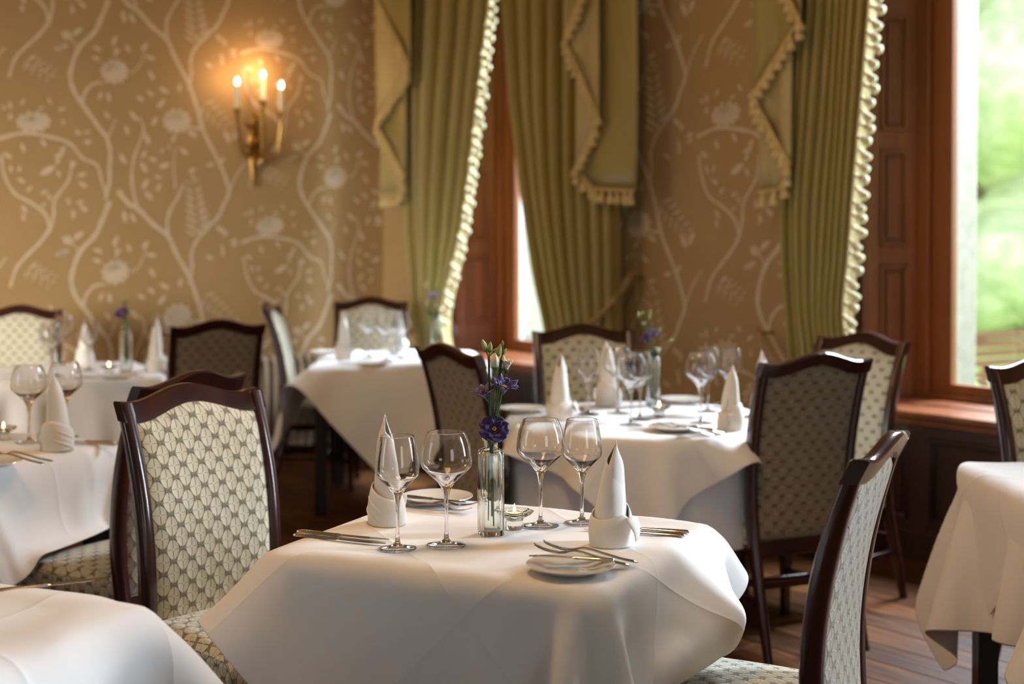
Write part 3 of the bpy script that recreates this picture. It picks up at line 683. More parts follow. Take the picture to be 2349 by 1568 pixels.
def make_chair():
    t = thing('dining_chair', 'chair', 'chair')
    for sx in (-1, 1):
        rings = []
        for z in np.linspace(0, 1.004, 22):
            w_ = .034 if z > .3 else .026+.008*z/.3; d_ = .030+.016*min(1, z/.4)-(.012*max(0, z-.8)/.2); x1 = sx*hw(z); x0 = x1-sx*w_; y = py(z)
            c_ = .006; xs = (x0, x1) if sx > 0 else (x1, x0)
            rings.append([(xs[0]+c_,y-d_/2,z),(xs[1]-c_,y-d_/2,z),(xs[1],y-d_/2+c_,z),(xs[1],y+d_/2-c_,z),(xs[1]-c_,y+d_/2,z),(xs[0]+c_,y+d_/2,z),(xs[0],y+d_/2-c_,z),(xs[0],y-d_/2+c_,z)])
        obj('back_post', MB().loft(rings), M['chairwood'], t, smooth=True, angle=50)
    rings = []                                 # camel-backed top rail, bowed in plan
    for x in np.linspace(-HW-.001, HW+.001, 33):
        zt = ztop(x); zb = zt-.052+.006*(1-abs(x)/HW); bow = .016*(1-(x/HW)**2); dd = .019
        ya = py(zb)-bow; yb = py(zt)-bow-.004
        rings.append([(x,ya-dd,zb+.002),(x,ya+dd,zb),(x,yb+dd,zt-.006),(x,yb+dd-.007,zt),(x,yb-dd+.005,zt),(x,yb-dd,zt-.006)])
    obj('top_rail', MB().loft(rings), M['chairwood'], t, smooth=True, angle=50)
    obj('bottom_rail', MB().box(-HW+.03, HW-.03, py(.37)-.014, py(.37)+.014, .335, .395), M['chairwood'], t, bevel=.003)
    nu, nv = 28, 36                            # upholstered pad, front and back face
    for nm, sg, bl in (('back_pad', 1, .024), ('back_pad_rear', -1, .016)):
        g, uv = [], []
        for i in range(nu+1):
            col, cuv = [], []
            fx = i/nu*2-1; xx = fx*(HW-.030)
            for j in range(nv+1):
                fz = j/nv; zb = .392; zt = ztop(xx)-.046; z = zb+(zt-zb)*fz; x = fx*(hw(z)-.029); bow = .010*(1-fx*fx)
                e = (1-abs(fx)**6)**.5*(1-abs(fz*2-1)**14)**.5
                y = py(z)+sg*(.006+bl*e)-bow*(.4 if sg > 0 else 1); col.append((x, y, z)); cuv.append((x+.5+.0141, z+.012*0))
            g.append(col); uv.append(cuv)
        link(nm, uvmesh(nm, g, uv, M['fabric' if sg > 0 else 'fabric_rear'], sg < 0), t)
    # seat: wrapped cushion over hidden rails
    g, uv = [], []; n1, n2 = 26, 30
    def seat_half(y): f = (y+.215)/.445; return .198+.034*f
    g, uv = [], []
    for i in range(n1+1):
        fx = i/n1*2-1; col, cu = [], []
        for j in range(n2+1):
            y = -.205+.400*j/n2; x = fx*seat_half(y); fy = (j/n2)*2-1
            crown = .022*(1-fx*fx)*(1-fy*fy)+.0; edge = .022*max(0, abs(fx)-.90)**2*100+.022*max(0, abs(fy)-.90)**2*100
            col.append((x, y, .452+crown-edge*.9)); cu.append((x+.5, y+.7))
        g.append(col); uv.append(cu)
    link('seat', uvmesh('seat', g, uv, M['fabric']), t)
    V, UVs = [], []                            # band of cloth round the seat edge
    per = [(g[i][0][0], g[i][0][1], g[i][0][2]) for i in range(n1+1)] + [g[n1][j] for j in range(1, n2+1)] + [g[i][n2] for i in range(n1-1, -1, -1)] + [g[0][j] for j in range(n2-1, -1, -1)]
    top, bot, uvt, uvb, a = [], [], [], [], 0
    for k_, p in enumerate(per):
        if k_: a += (Vector(per[k_])-Vector(per[k_-1])).length
        top.append(p); bot.append((p[0]*.99, p[1]*.99, .372)); uvt.append((a, .45)); uvb.append((a, .372))
    mid = [(p[0]*1.015, p[1]*1.012+.0005, .415) for p in per]
    link('seat_edge', uvmesh('seat_edge', [bot, mid, top], [uvb, [(q[0], .415) for q in uvt], uvt], M['fabric'], True), t)
    obj('seat_frame', MB().box(-.195, .195, -.20, .180, .335, .378), M['chairwood'], t, bevel=.004)
    for sx in (-1, 1):
        obj('leg', MB().bar((sx*.200, .165, .38), (sx*.196, .165, 0), .042, .042, .026, .026), M['chairwood'], t, bevel=.003)
        obj('stretcher', MB().bar((sx*.197, .165, .17), (sx*.200, -.262, .19), .018, .026), M['chairwood'], t, bevel=.002)
    obj('stretcher', MB().bar((-.19, .02, .18), (.19, .02, .18), .018, .026), M['chairwood'], t, bevel=.002)
    obj('stretcher', MB().bar((-.19, -.25, .245), (.19, -.25, .245), .018, .026), M['chairwood'], t, bevel=.002)
    return t
CH = make_chair()
def chair(xl, yl, F, label, Yc=None, dx=0):
    """xl, yl: pixel of the middle of the top rail ends; F: facing direction"""
    F = Vector((F[0], F[1], 0)).normalized(); p = P(xl, yl, 1.01) if Yc is None else PD(xl, yl, Yc)
    rz = math.atan2(F.y, F.x)-math.pi/2
    base = Vector((p.x, p.y, 0))+F*.300
    o = place(CH, USED, base, rz, label, 'upholstered dining chairs round the tables'); return o, base, F, rz
CHAIRS = {}
CHAIRS['A'] = chair(438, 903, (.73, -.68), 'dining chair with brightly lit sage oval velvet front, left of the nearest table')
CHAIRS['B'] = chair(437, 868, (-.86, .51), 'dining chair back to back with the brightly lit one, seat under the left table')
CHAIRS['E'] = chair(2020, 1016, (-.90, .43), 'dining chair seen edge-on at the right of the nearest table')
CHAIRS['C'] = chair(1872, 824, (-.40, .92), 'dining chair showing its brown shaded back at the round table')
CHAIRS['D'] = chair(1978, 776, (-.80, -.60), 'reddish framed dining chair behind the shaded one, under the large window')
CHAIRS['F'] = chair(1028, 802, (.85, .53), 'dark dining chair at the left of the round table, behind the violet flowers')
CHAIRS['G'] = chair(1337, 757, (.13, -.99), 'dining chair facing the camera behind the round table')
CHAIRS['H'] = chair(851, 690, (.05, -1), 'dining chair in the far corner behind the bright square table')
CHAIRS['I'] = chair(622, 703, (1, .02), 'dining chair in profile with sunlit back, by the radiator')
CHAIRS['J'] = chair(500, 744, (-.45, .89), 'dark shaded dining chair in front of the sconce wall')
CHAIRS['K'] = chair(45, 708, (.25, -.97), 'dining chair against the papered wall at the far left table', Yc=7.72)
CHAIRS['L'] = chair(2405, 835, (.25, -.97), 'dining chair behind the table at the right edge, below the window')
# ================================================================== TABLES AND CLOTHS
ZT = .742
def table(name, label, c, rz, hx, hy, inset=.06, round_=False):
    t = thing(name, label, 'table', (c[0], c[1], 0), rz)
    if round_:
        obj('tabletop', MB().lathe([(0,ZT-.034),(hx-.032,ZT-.034),(hx-.025,ZT-.02),(hx-.032,ZT-.006),(0,ZT-.006)], 48), M['black'], t)
        obj('pedestal', MB().lathe([(.045,.06),(.05,.3),(.06,.6),(.09,.70),(.10,.712)], 20, cap0=True, cap1=True), M['black'], t, smooth=True)
        for k_ in range(4):
            a = k_*math.pi/2+.4; obj('foot', MB().bar((.03*math.cos(a), .03*math.sin(a), .12), (.36*math.cos(a), .36*math.sin(a), .025), .05, .05, .045, .035), M['black'], t, bevel=.004)
        return t
    obj('tabletop', MB().box(-hx+.025, hx-.025, -hy+.025, hy-.025, ZT-.034, ZT-.006), M['black'], t, bevel=.010, seg=3)
    obj('apron', MB().box(-hx+inset, hx-inset, -hy+inset, hy-inset, ZT-.11, ZT-.028), M['black'], t)
    for sx in (-1, 1):
        for sy in (-1, 1):
            x, y = sx*(hx-inset-.01), sy*(hy-inset-.01); obj('leg', MB().box(x-.03, x+.03, y-.03, y+.03, 0, ZT-.1), M['black'], t, bevel=.003)
    return t
def drape(L_, ang, hx, hy, n, steps, seed, round_=False, off=(0, 0), seats=(), pad=.006, rc=.010, it=12, Lx=None, bend=.4, g=1.0, soft=None):
    """position based cloth: square sheet settling over the table block"""
    rg = np.random.RandomState(seed); Lx = Lx or L_
    u = np.linspace(-.5, .5, n); U, Vv = np.meshgrid(u*Lx, u*L_, indexing='ij')
    ca, sa = math.cos(ang), math.sin(ang); X = np.stack([U*ca-Vv*sa+off[0], U*sa+Vv*ca+off[1], np.full_like(U, ZT+pad+.002)], -1)
    X[..., 2] += rg.randn(n, n)*.001; Vl = np.zeros_like(X); dx, dy = Lx/(n-1), L_/(n-1)
    cons = []
    for (di, dj, st) in ((1,0,1.0),(0,1,1.0),(1,1,.45),(1,-1,.45),(2,0,bend),(0,2,bend),(4,0,bend*.6),(0,4,bend*.6)):
        rest = math.hypot(di*dx, dj*dy)
        for par in (0, 1):
            if di:
                starts = range(0, n-di); sel = np.array([i for i in starts if (i//di) % 2 == par]); jj = np.arange(max(0, -dj), n-max(0, dj))
                a = (slice(None),); I, J = np.meshgrid(sel, jj, indexing='ij')
            else:
                sel = np.array([j for j in range(0, n-dj) if (j//dj) % 2 == par]); I, J = np.meshgrid(np.arange(n), sel, indexing='ij')
            ia, ib = I.ravel()*n+J.ravel(), (I.ravel()+di)*n+J.ravel()+dj; wv = st
            if soft and max(di, abs(dj)) > 1:
                pm_ = (X.reshape(-1, 3)[ia]+X.reshape(-1, 3)[ib])/2; dd_ = np.hypot(pm_[:,0]-soft[0], pm_[:,1]-soft[1]); wv = st*np.clip((dd_-.16)/.2, .02, 1)
            cons.append((ia, ib, rest, wv))
    x = X.reshape(-1, 3).copy(); gm_ = np.ones(n*n)
    if soft: gm_ += 9*np.exp(-(((x[:,0]-soft[0])**2+(x[:,1]-soft[1])**2)/.15**2))
    v = Vl.reshape(-1, 3); dt = .02; hx2, hy2 = hx+pad, hy+pad; zt = ZT+pad
    hs = np.array([hx2-rc, hy2-rc])
    def collide(x, xp):
        if round_:
            r_ = np.hypot(x[:,0], x[:,1])+1e-9; q = np.stack([r_-(hx2-rc), x[:,2]-(zt-rc)], -1); g = np.stack([x[:,0]/r_, x[:,1]/r_], -1)
            qp = np.maximum(q, 0); ln = np.linalg.norm(qp, axis=1); d = ln+np.minimum(q.max(1), 0)-rc
            nr = np.where(ln > 1e-9, qp[:,0]/(ln+1e-12), (q[:,0] > q[:,1]).astype(float)); nz = np.where(ln > 1e-9, qp[:,1]/(ln+1e-12), (q[:,0] <= q[:,1]).astype(float))
            nrm = np.stack([g[:,0]*nr, g[:,1]*nr, nz], -1)
        else:
            q = np.stack([np.abs(x[:,0])-hs[0], np.abs(x[:,1])-hs[1], x[:,2]-(zt-rc)], -1); qp = np.maximum(q, 0); ln = np.linalg.norm(qp, axis=1)
            d = ln+np.minimum(q.max(1), 0)-rc; am = q.argmax(1); nn = np.eye(3)[am]
            nrm = np.where(ln[:,None] > 1e-9, qp/(ln[:,None]+1e-12), nn); nrm[:,0] *= np.sign(x[:,0]); nrm[:,1] *= np.sign(x[:,1])
        hit = d < 0; x[hit] -= nrm[hit]*d[hit][:,None]
        mv = x[hit]-xp[hit]; tn = mv-nrm[hit]*(mv*nrm[hit]).sum(1)[:,None]; x[hit] -= tn*.55
        for (sx_, sy_, rz_, ) in seats:        # chair seats and backs under or beside the cloth
            c_, s_ = math.cos(-rz_), math.sin(-rz_); lx = (x[:,0]-sx_)*c_-(x[:,1]-sy_)*s_; ly = (x[:,0]-sx_)*s_+(x[:,1]-sy_)*c_
            ins = (np.abs(lx) < .245) & (ly > -.22) & (ly < .215) & (x[:,2] < .49)
            dtop = .49-x[:,2]; dfr = .215-ly; side = ins & ((dfr < dtop) | bool(soft)); up = ins & ~side
            x[up, 2] = .49; lx2, ly2 = lx[side], np.full(side.sum(), .215); c2, s2 = math.cos(rz_), math.sin(rz_)
            x[side, 0] = lx2*c2-ly2*s2+sx_; x[side, 1] = lx2*s2+ly2*c2+sy_
        return x
    for st in range(steps):
        v[:,2] -= g*dt*gm_; v *= .972; xp = x.copy(); x = x+v*dt
        for k_ in range(it):
            for a, b, rest, w_ in cons:
                d = x[b]-x[a]; l = np.sqrt((d*d).sum(1))+1e-12; cc = (d.T*((l-rest)/l*.5*w_)).T; x[a] += cc; x[b] -= cc
            if k_ % 3 == 2: x = collide(x, xp)
        x = collide(x, xp); v = (x-xp)/dt; x[:,2] = np.maximum(x[:,2], .01)
    F = [(i*n+j, (i+1)*n+j, (i+1)*n+j+1, i*n+j+1) for i in range(n-1) for j in range(n-1)]
    mb = MB().add(x.tolist(), F); mb.n = n; return mb
def cloth_obj(mb, c, rz, label, m='linen', group=None, name='tablecloth'):
    o = obj(name, mb, M[m], None, smooth=True, angle=180, loc=(c[0], c[1], 0), rz=rz, subsurf=1, solid=.0022)
    n = mb.n; me = o.data; lay = me.uv_layers.new(name='UVMap'); idx = np.zeros(len(me.loops), dtype=np.int32); me.loops.foreach_get('vertex_index', idx)
    uvv = np.stack([(idx//n)/(n-1), (idx % n)/(n-1)], -1).astype(np.float32); lay.data.foreach_set('uv', uvv.ravel())
    return tag(o, label, 'tablecloth', group)
def skirt(hx, hy, drop, seed, ripple=.012, round_=False, pad=.003):
    rr = random.Random(seed); n = 160; rings = []
    ph = [rr.uniform(0, 6.28) for _ in range(4)]
    def prof(k_, o_):
        a = 2*math.pi*k_/n
        if round_: return ((hx+o_)*math.cos(a), (hx+o_)*math.sin(a))
        c_, s_ = math.cos(a), math.sin(a); e = 9; r = 1/((abs(c_)**e+abs(s_)**e)**(1/e)); return ((hx+o_)*c_*r, (hy+o_)*s_*r)
    z0 = ZT+pad
    for f, o_, z in ((.0, 0, z0-.003), (.5, 0, z0-.003), (.96, 0, z0-.003), (1, -.010, z0-.005), (1, -.004, z0-.010), (1, -.001, z0-.02)):
        rings.append([(prof(k_, o_)[0]*(f or .02), prof(k_, o_)[1]*(f or .02), z) for k_ in range(n)])
    for i in range(1, 11):
        f = i/10; rg = []
        for k_ in range(n):
            a = 2*math.pi*k_/n; rp = ripple*f*(math.sin(a*9+ph[0])*.5+math.sin(a*14+ph[1])*.35+math.sin(a*5+ph[2])*.4-.6)
            x, y = prof(k_, -.001+rp); rg.append((x, y, z0-.02-drop*f+.008*math.sin(a*4+ph[3])*f))
        rings.append(rg)
    return MB().loft(rings, True, True, False)
def corners(*px):
    ps = [P(x, y, .755) for x, y in px]; return ps
def local(c, rz, p):
    d = Vector((p[0]-c[0], p[1]-c[1])); a = -rz; return (d.x*math.cos(a)-d.y*math.sin(a), d.x*math.sin(a)+d.y*math.cos(a))
def seats_for(c, rz, keys):
    out = []
    for k_ in keys:
        o, base, F, r = CHAIRS[k_]; x, y = local(c, rz, base); out.append((x, y, r-rz))
    return out
q = corners((561,1267), (1377,1347), (1655,1196), (965,1134))
T1 = (q[0]+q[1]+q[2]+q[3])/4; ax = ((q[1]-q[0])+(q[2]-q[3])).normalized(); ay = ((q[3]-q[0])+(q[2]-q[1])).normalized(); a1 = math.atan2(ax.y, ax.x); a2 = math.atan2(ay.y, ay.x)-math.pi/2
RZ1 = (a1+a2)/2; HX1 = ((q[1]-q[0]).length+(q[2]-q[3]).length)/4-.004; HY1 = ((q[3]-q[0]).length+(q[2]-q[1]).length)/4-.004
print('T1', T1, math.degrees(a1), math.degrees(a2), HX1, HY1)
TABLES = {}
def do_table(key, c, rz, hx, hy, tl, cl, L_, ang, n, steps, seed, under=None, ul=None, keys=(), round_=False, off=(0,0), Lx=None, bend=.4, g=1.0, soft=None):
    TABLES[key] = (Vector((c[0], c[1], 0)), rz, hx, hy)
    table('round_table' if round_ else 'square_table', tl, c, rz, hx, hy, round_=round_)
    pad = .010
    if under:
        o = obj('under_cloth', skirt(hx, hy, under, seed, round_=round_), M['underlinen'], None, smooth=True, angle=60, loc=(c[0], c[1], 0), rz=rz)
        tag(o, ul, 'tablecloth', 'longer cloths under the top cloths'); pad = .010
    mb = drape(L_, ang, hx, hy, n, steps, seed, round_, off, seats_for(c, rz, keys), pad=pad, Lx=Lx, bend=bend, g=g, soft=soft)
    cloth_obj(mb, c, rz, cl, group='white top cloths')
FASTQ = 1.0
do_table('T1', T1, RZ1, HX1, HY1, 'dark square table under the nearest white cloth', 'white top cloth of the nearest table, set with vase and glasses', 1.42, math.radians(46), 60, 190, 3,
         .42, 'longer white cloth hanging below the top cloth of the nearest table', ('A', 'E'), off=(.01, -.01), soft=(HX1+.06, -HY1-.06))
T2 = Vector((.485, 5.265, 0))
do_table('T2', T2, .2, .505, .505, 'round table under the white cloth in the middle distance', 'white cloth with wavy hem on the round table', 1.25, math.radians(27), 54, 170, 5,
         .38, 'bluish shaded cloth under the top cloth of the round table', ('C', 'D', 'F', 'G'), round_=True, bend=.12, g=1.5)
T3n, T3f = P(738, 843, .755), P(722, 802, .755)
c3 = (T3n+T3f)/2+Vector((.42, .0, 0)); 
do_table('T3', c3, .02, .42, (T3f.y-T3n.y)/2, 'square table under the bright cloth in the far corner', 'bright white cloth with a long front point on the far corner table', 1.50, math.radians(45), 44, 160, 8, None, None, ('I',), off=(.03, -.06), Lx=1.5)
T4c = P(300, 1012, .755); d4 = Vector((math.sin(math.radians(29)), math.cos(math.radians(29)), 0)); e4 = Vector((-d4.y, d4.x, 0))
c4 = T4c+e4*.42-d4*.40
do_table('T4', c4, -math.radians(29), .40, .40, 'square table under the cloth left of the two back-to-back chairs', 'white cloth on the table at the left edge, bluish in front', 1.40, math.radians(8), 46, 160, 11, None, None, ('B',), off=(0, .0), bend=.03, g=3)
n5 = P(214, 873, .755); c5 = n5+Vector((-.27, .52, 0))
do_table('T5', c5, math.radians(26), .40, .40, 'square table under the cloth by the papered wall', 'white cloth on the far left table, front in brown shade', 1.42, math.radians(6), 42, 150, 14, None, None, ('J', 'K'), bend=.03, g=3)
c6c = P(374, 1381, .755); d6 = Vector((math.sin(math.radians(26)), math.cos(math.radians(26)), 0)); e6 = Vector((-d6.y, d6.x, 0))
c6 = c6c+e6*.40-d6*.40
do_table('T6', c6, -math.radians(26), .40, .40, 'square table under the cloth at the bottom left corner', 'white creased cloth with a folded corner at the bottom left', 1.36, math.radians(3), 46, 160, 17, None, None, (), bend=.12, g=2)
n7 = P(2193, 1052, .755); c7 = n7+Vector((.40, -.44, 0))
do_table('T7', c7, math.radians(2), .40, .42, 'dark legged square table at the right edge', 'white top cloth with a small hanging point at the right edge', 1.10, math.radians(38), 42, 150, 19, None, None, (), bend=.15, g=2)
mb7 = drape(1.56, math.radians(7), .40, .42, 46, 160, 23, pad=.003, bend=.02, g=3); cloth_obj(mb7, c7, math.radians(2), 'long white cloth under the small top cloth at the right edge', group='longer cloths under the top cloths', name='under_cloth')
# ================================================================== TABLEWARE
ZS = ZT+.0118                                  # top of the cloths
def glass(kind):
    t = thing('wine_glass', 'wine glass', 'wine glass')
    if kind == 'big': out = [(0,0),(.043,.0006),(.0435,.0018),(.030,.0045),(.012,.009),(.0055,.016),(.0040,.035),(.0038,.070),(.0042,.095),(.0062,.112),(.0105,.126),(.018,.139),(.030,.151),(.044,.163),(.0540,.173),(.0563,.179),(.0567,.187),(.0557,.204),(.0530,.221),(.0482,.238),(.0418,.2515),(.0413,.2525)]
    else: out = [(0,0),(.041,.0006),(.0415,.0018),(.029,.0045),(.012,.009),(.0055,.016),(.0040,.035),(.0038,.066),(.0042,.090),(.0060,.106),(.0100,.119),(.017,.131),(.027,.142),(.038,.153),(.0455,.161),(.0474,.167),(.0476,.175),(.0466,.192),(.0442,.210),(.0408,.229),(.0368,.2475),(.0363,.2485)]
    zb = .134 if kind == 'big' else .126
    inn = [(r-.0011, z) for r, z in reversed(out) if z > zb+.018] + [(.011, zb+.010), (.006, zb+.003), (0, zb+.001)]
    i0 = 7
    m = MB(); m.lathe(out+inn, 56); obj('bowl_and_stem', m, M['glass'], t, smooth=True, angle=80)
    return t
GB, GS = glass('big'), glass('small')
def napkin(h, rb, seed, flat=.8):
    """spiral spire standing in a folded-back cuff"""
    t = thing('folded_napkin', 'napkin', 'napkin'); rr = random.Random(seed); a0 = rr.uniform(2.6, 4.2)
    turns = 2*math.pi*1.30; n = 64; nz = 26; rings = []
    for j in range(nz+1):
        f = j/nz; rg = []
        for k_ in range(n):
            q = k_/(n-1); a = a0+q*turns; top = h*(1-.20*abs(q-.30)) if q < .62 else h*(.86-.58*(q-.62)); z = top*f
            g = z/h; r = rb*(.86-.48*g-.08*g*g)*(1+.08*q)+.0022*q; 
            if g > .80: r *= max(.12, 1-((g-.80)/.20)**1.4*.9)
            if f > .72: r *= 1-((f-.72)/.28)**1.5*(.58 if q < .62 else .2)
            r *= 1+.03*math.sin(a*3+g*6)
            tw = a+g*.9; lean = .012*g*g
            rg.append((r*math.cos(tw)+lean, r*flat*math.sin(tw), z))
        rings.append(rg)
    m = MB().loft(rings, False, False, False); obj('spire', m, M['napkin'], t, smooth=True, angle=180, solid=.0016)
    rings = []; n = 56; turns = 2*math.pi*1.16; b0 = a0+2.2
    for j in range(15):
        f = j/14; rg = []
        for k_ in range(n):
            q = k_/(n-1); a = b0+q*turns; hz = .060+.030*(.5+.5*math.cos(a-b0-2.4))+.010*math.sin(q*9)
            if q > .84: hz *= 1-(q-.84)*3.6
            if q < .08: hz *= .35+q*8
            r = rb*(.97+.07*q)*(1-.16*f**4)*(1+.03*math.sin(f*math.pi))+.003*math.sin(a*2+f*3)*f
            rg.append((r*math.cos(a), r*(flat+.08)*math.sin(a), hz*f+.0005))
        rings.append(rg)
    obj('cuff', MB().loft(rings, False, False, False), M['napkin'], t, smooth=True, angle=180, solid=.0022)
    # diagonal pleats across the cuff and the turned-out corner
    for k_, (da, z0_, z1_) in enumerate(((.0, .058, .012), (.35, .066, .022), (-.4, .05, .008))):
        pl = MB(); pts = []
        for i in range(12):
            f = i/11; a = b0+2.0+da+f*1.9; r = rb*1.01+.0012*k_-.10*rb*((z0_+(z1_-z0_)*f)/.08)**2; pts.append((r*math.cos(a), r*(flat+.08)*math.sin(a), z0_+(z1_-z0_)*f))
        pl.tube(pts, [.0012+.0016*math.sin(math.pi*i/11) for i in range(12)], 6); obj('pleat', pl, M['napkin'], t, smooth=True)
    fl_ = MB(); a = b0+.15; c_, s_ = math.cos(a), math.sin(a); r = rb*1.0
    g = []
    for i in range(6):
        f = i/5; row = []
        for j in range(5):
            q = (j/4*2-1)*(1-f*.85); rad = r+.006+.014*math.sin(f*2.2); row.append((rad*c_-q*.026*s_, (rad*s_+q*.026*c_)*(flat+.12), .066-.055*f+.004*math.cos(q*3)))
        g.append(row)
    fl_.loft(g, False, False, False); obj('corner_flap', fl_, M['napkin'], t, smooth=True, angle=180, solid=.0018)
    return t
NAPS = [napkin(.262, .049, 3), napkin(.230, .047, 8, .86), napkin(.245, .050, 14, .84)]
def plate():
    t = thing('side_plate', 'plate', 'plate')
    pr = [(0,.003),(.040,.003),(.046,.0012),(.050,.001),(.052,.004),(.062,.007),(.080,.0125),(.0905,.0165),(.0918,.0178),(.0912,.0192),(.080,.0160),(.062,.0105),(.056,.0085),(.052,.0065),(.030,.0055),(0,.0055)]
    obj('plate_body', MB().lathe(pr, 64), M['china'], t, smooth=True, angle=60); return t
PL = plate()
def ribbonbar(m, pts, prof_n=8):               # pts: (x, z, half width, half thickness)
    rings = []
    for x, z, hw_, ht in pts:
        rings.append([(x, hw_*math.cos(2*math.pi*k_/prof_n), z+ht*math.sin(2*math.pi*k_/prof_n)) for k_ in range(prof_n)])
    m.loft(rings, True, True, True); return m
def fork():
    t = thing('fork', 'fork', 'fork')
    m = ribbonbar(MB(), [(0,.004,.001,.0006),(.003,.004,.0075,.0022),(.012,.0042,.0108,.0030),(.04,.005,.0092,.0028),(.075,.009,.0062,.0026),(.100,.0125,.0042,.0027),(.118,.0125,.0044,.0024),(.128,.0100,.0075,.0013),(.136,.0068,.0112,.0010),(.148,.0040,.0122,.0010),(.154,.0034,.0120,.0010)], 10)
    obj('handle', m, M['steel'], t, smooth=True)
    for k_ in range(4):
        y = (k_-1.5)*.0066; tn = MB(); rings = []
        for x, z, w_ in ((.150,.0036,.0020),(.165,.0034,.0018),(.182,.0052,.0015),(.196,.0090,.0011),(.203,.0120,.0005)):
            yy = y*(1-.06*(x-.15)/.05); rings.append([(x, yy-w_, z-.0009),(x, yy+w_, z-.0009),(x, yy+w_, z+.0009),(x, yy-w_, z+.0009)])
        obj('tine', tn.loft(rings), M['steel'], t, smooth=True, angle=50)
    return t
def knife(L_=.238, nm='table_knife', cat='knife'):
    t = thing(nm, 'knife', cat); k_ = L_/.238
    obj('handle', ribbonbar(MB(), [(x*k_, z, a, b) for x, z, a, b in [(0,.004,.001,.001),(.003,.004,.0070,.0030),(.010,.0044,.0100,.0042),(.05,.0044,.0090,.0040),(.095,.0042,.0060,.0032),(.108,.0042,.0050,.0036),(.112,.0042,.0062,.0030),(.118,.0042,.0056,.0018)]], 10), M['steel'], t, smooth=True)
    m = MB(); rings = []
    for x, a, b in ((.114,-.005,.006),(.13,-.0075,.0065),(.17,-.0095,.007),(.205,-.0085,.007),(.225,-.004,.0068),(.238,.004,.0058)):
        x *= k_; rings.append([(x, a, .0036),(x, b, .0026),(x, b, .0052),(x, a, .0042)])
    obj('blade', m.loft(rings), M['steel'], t, smooth=True, angle=30); return t
FK, KN, BK = fork(), knife(), knife(.178, 'butter_knife')
def vase():
    t = thing('bud_vase', 'vase', 'vase'); n = 40
    def sq(h_, r_, z):
        o_ = []
        for k_ in range(n):
            a = 2*math.pi*(k_+.5)/n; e = r_; q = 1/((abs(math.cos(a))**e+abs(math.sin(a))**e)**(1/e)); o_.append((h_*q*math.cos(a), h_*q*math.sin(a), z))
        return o_
    H = .026
    rings = [sq(.002,2,.0005), sq(H-.002,8,.0005), sq(H,9,.003), sq(H,10,.10), sq(H,10,.190), sq(H-.001,7,.1945), sq(.020,3,.1985), sq(.0165,2,.2005), sq(.0162,2,.206), sq(.0162,2,.2155), sq(.0200,2,.218), sq(.0208,2,.2205), sq(.0200,2,.2225), sq(.0155,2,.2230), sq(.0138,2,.2200),
             sq(.0135,2,.202), sq(.0150,2.4,.1955), sq(.0200,4,.190), sq(H-.0042,6,.184), sq(H-.0042,7,.10), sq(H-.0042,7,.016), sq(H-.007,4,.0125), sq(.002,2,.0125)]
    obj('bottle', MB().loft(rings, True, True, True), M['vase'], t, smooth=True, angle=60); return t
VA = vase()
def tealight_holder():
    t = thing('tealight_holder', 'glass tealight holder', 'candle holder')
    def sc_(a, z): return 1+.07*math.cos(8*a)*max(0, min(1, (z-.022)/.012)) if z > .02 else 1
    pr = [(0,.0005),(.019,.0005),(.0215,.003),(.0215,.016),(.020,.022),(.026,.029),(.036,.033),(.042,.040),(.0425,.0425),(.040,.0435),(.030,.0400),(.0225,.0385),(.0215,.036),(.0205,.022),(.019,.0205),(0,.0205)]
    obj('scalloped_glass', MB().lathe(pr, 64, f_r=sc_), M['vase'], t, smooth=True, angle=60); return t
def tealight():
    t = thing('tealight', 'tealight', 'candle')
    obj('metal_cup', MB().lathe([(0,.0),(.0188,.0),(.0190,.0165),(.0185,.0165),(.0183,.001),(0,.001)], 28), M['cup'], t, smooth=True, angle=50)
    obj('wax', MB().lathe([(0,.0012),(.0180,.0012),(.0182,.0145),(.015,.0138),(.004,.0132),(0,.0132)], 28), M['wax'], t, smooth=True, angle=50)
    obj('wick', MB().tube([(0,0,.013),(.0006,0,.020)], .0007, 6), M['wick'], t)
    obj('flame', MB().lathe([(.0003,.0175),(.0026,.0205),(.0034,.0235),(.0027,.028),(.0013,.0335),(.0002,.0385)], 12, cap0=True, cap1=True), M['flame'], t, smooth=True)
    return t
TH, TL = tealight_holder(), tealight()
def table_candle(px, py, lab, fl=True):
    p = P(px, py, ZS); place(TH, USED, p, 0, 'scalloped glass tealight holder '+lab, 'glass tealight holders')
    p = p+Vector((0,0,.0208)); place(TL, USED, p, 0, 'lit tealight burning in the glass holder '+lab, 'lit tealights')
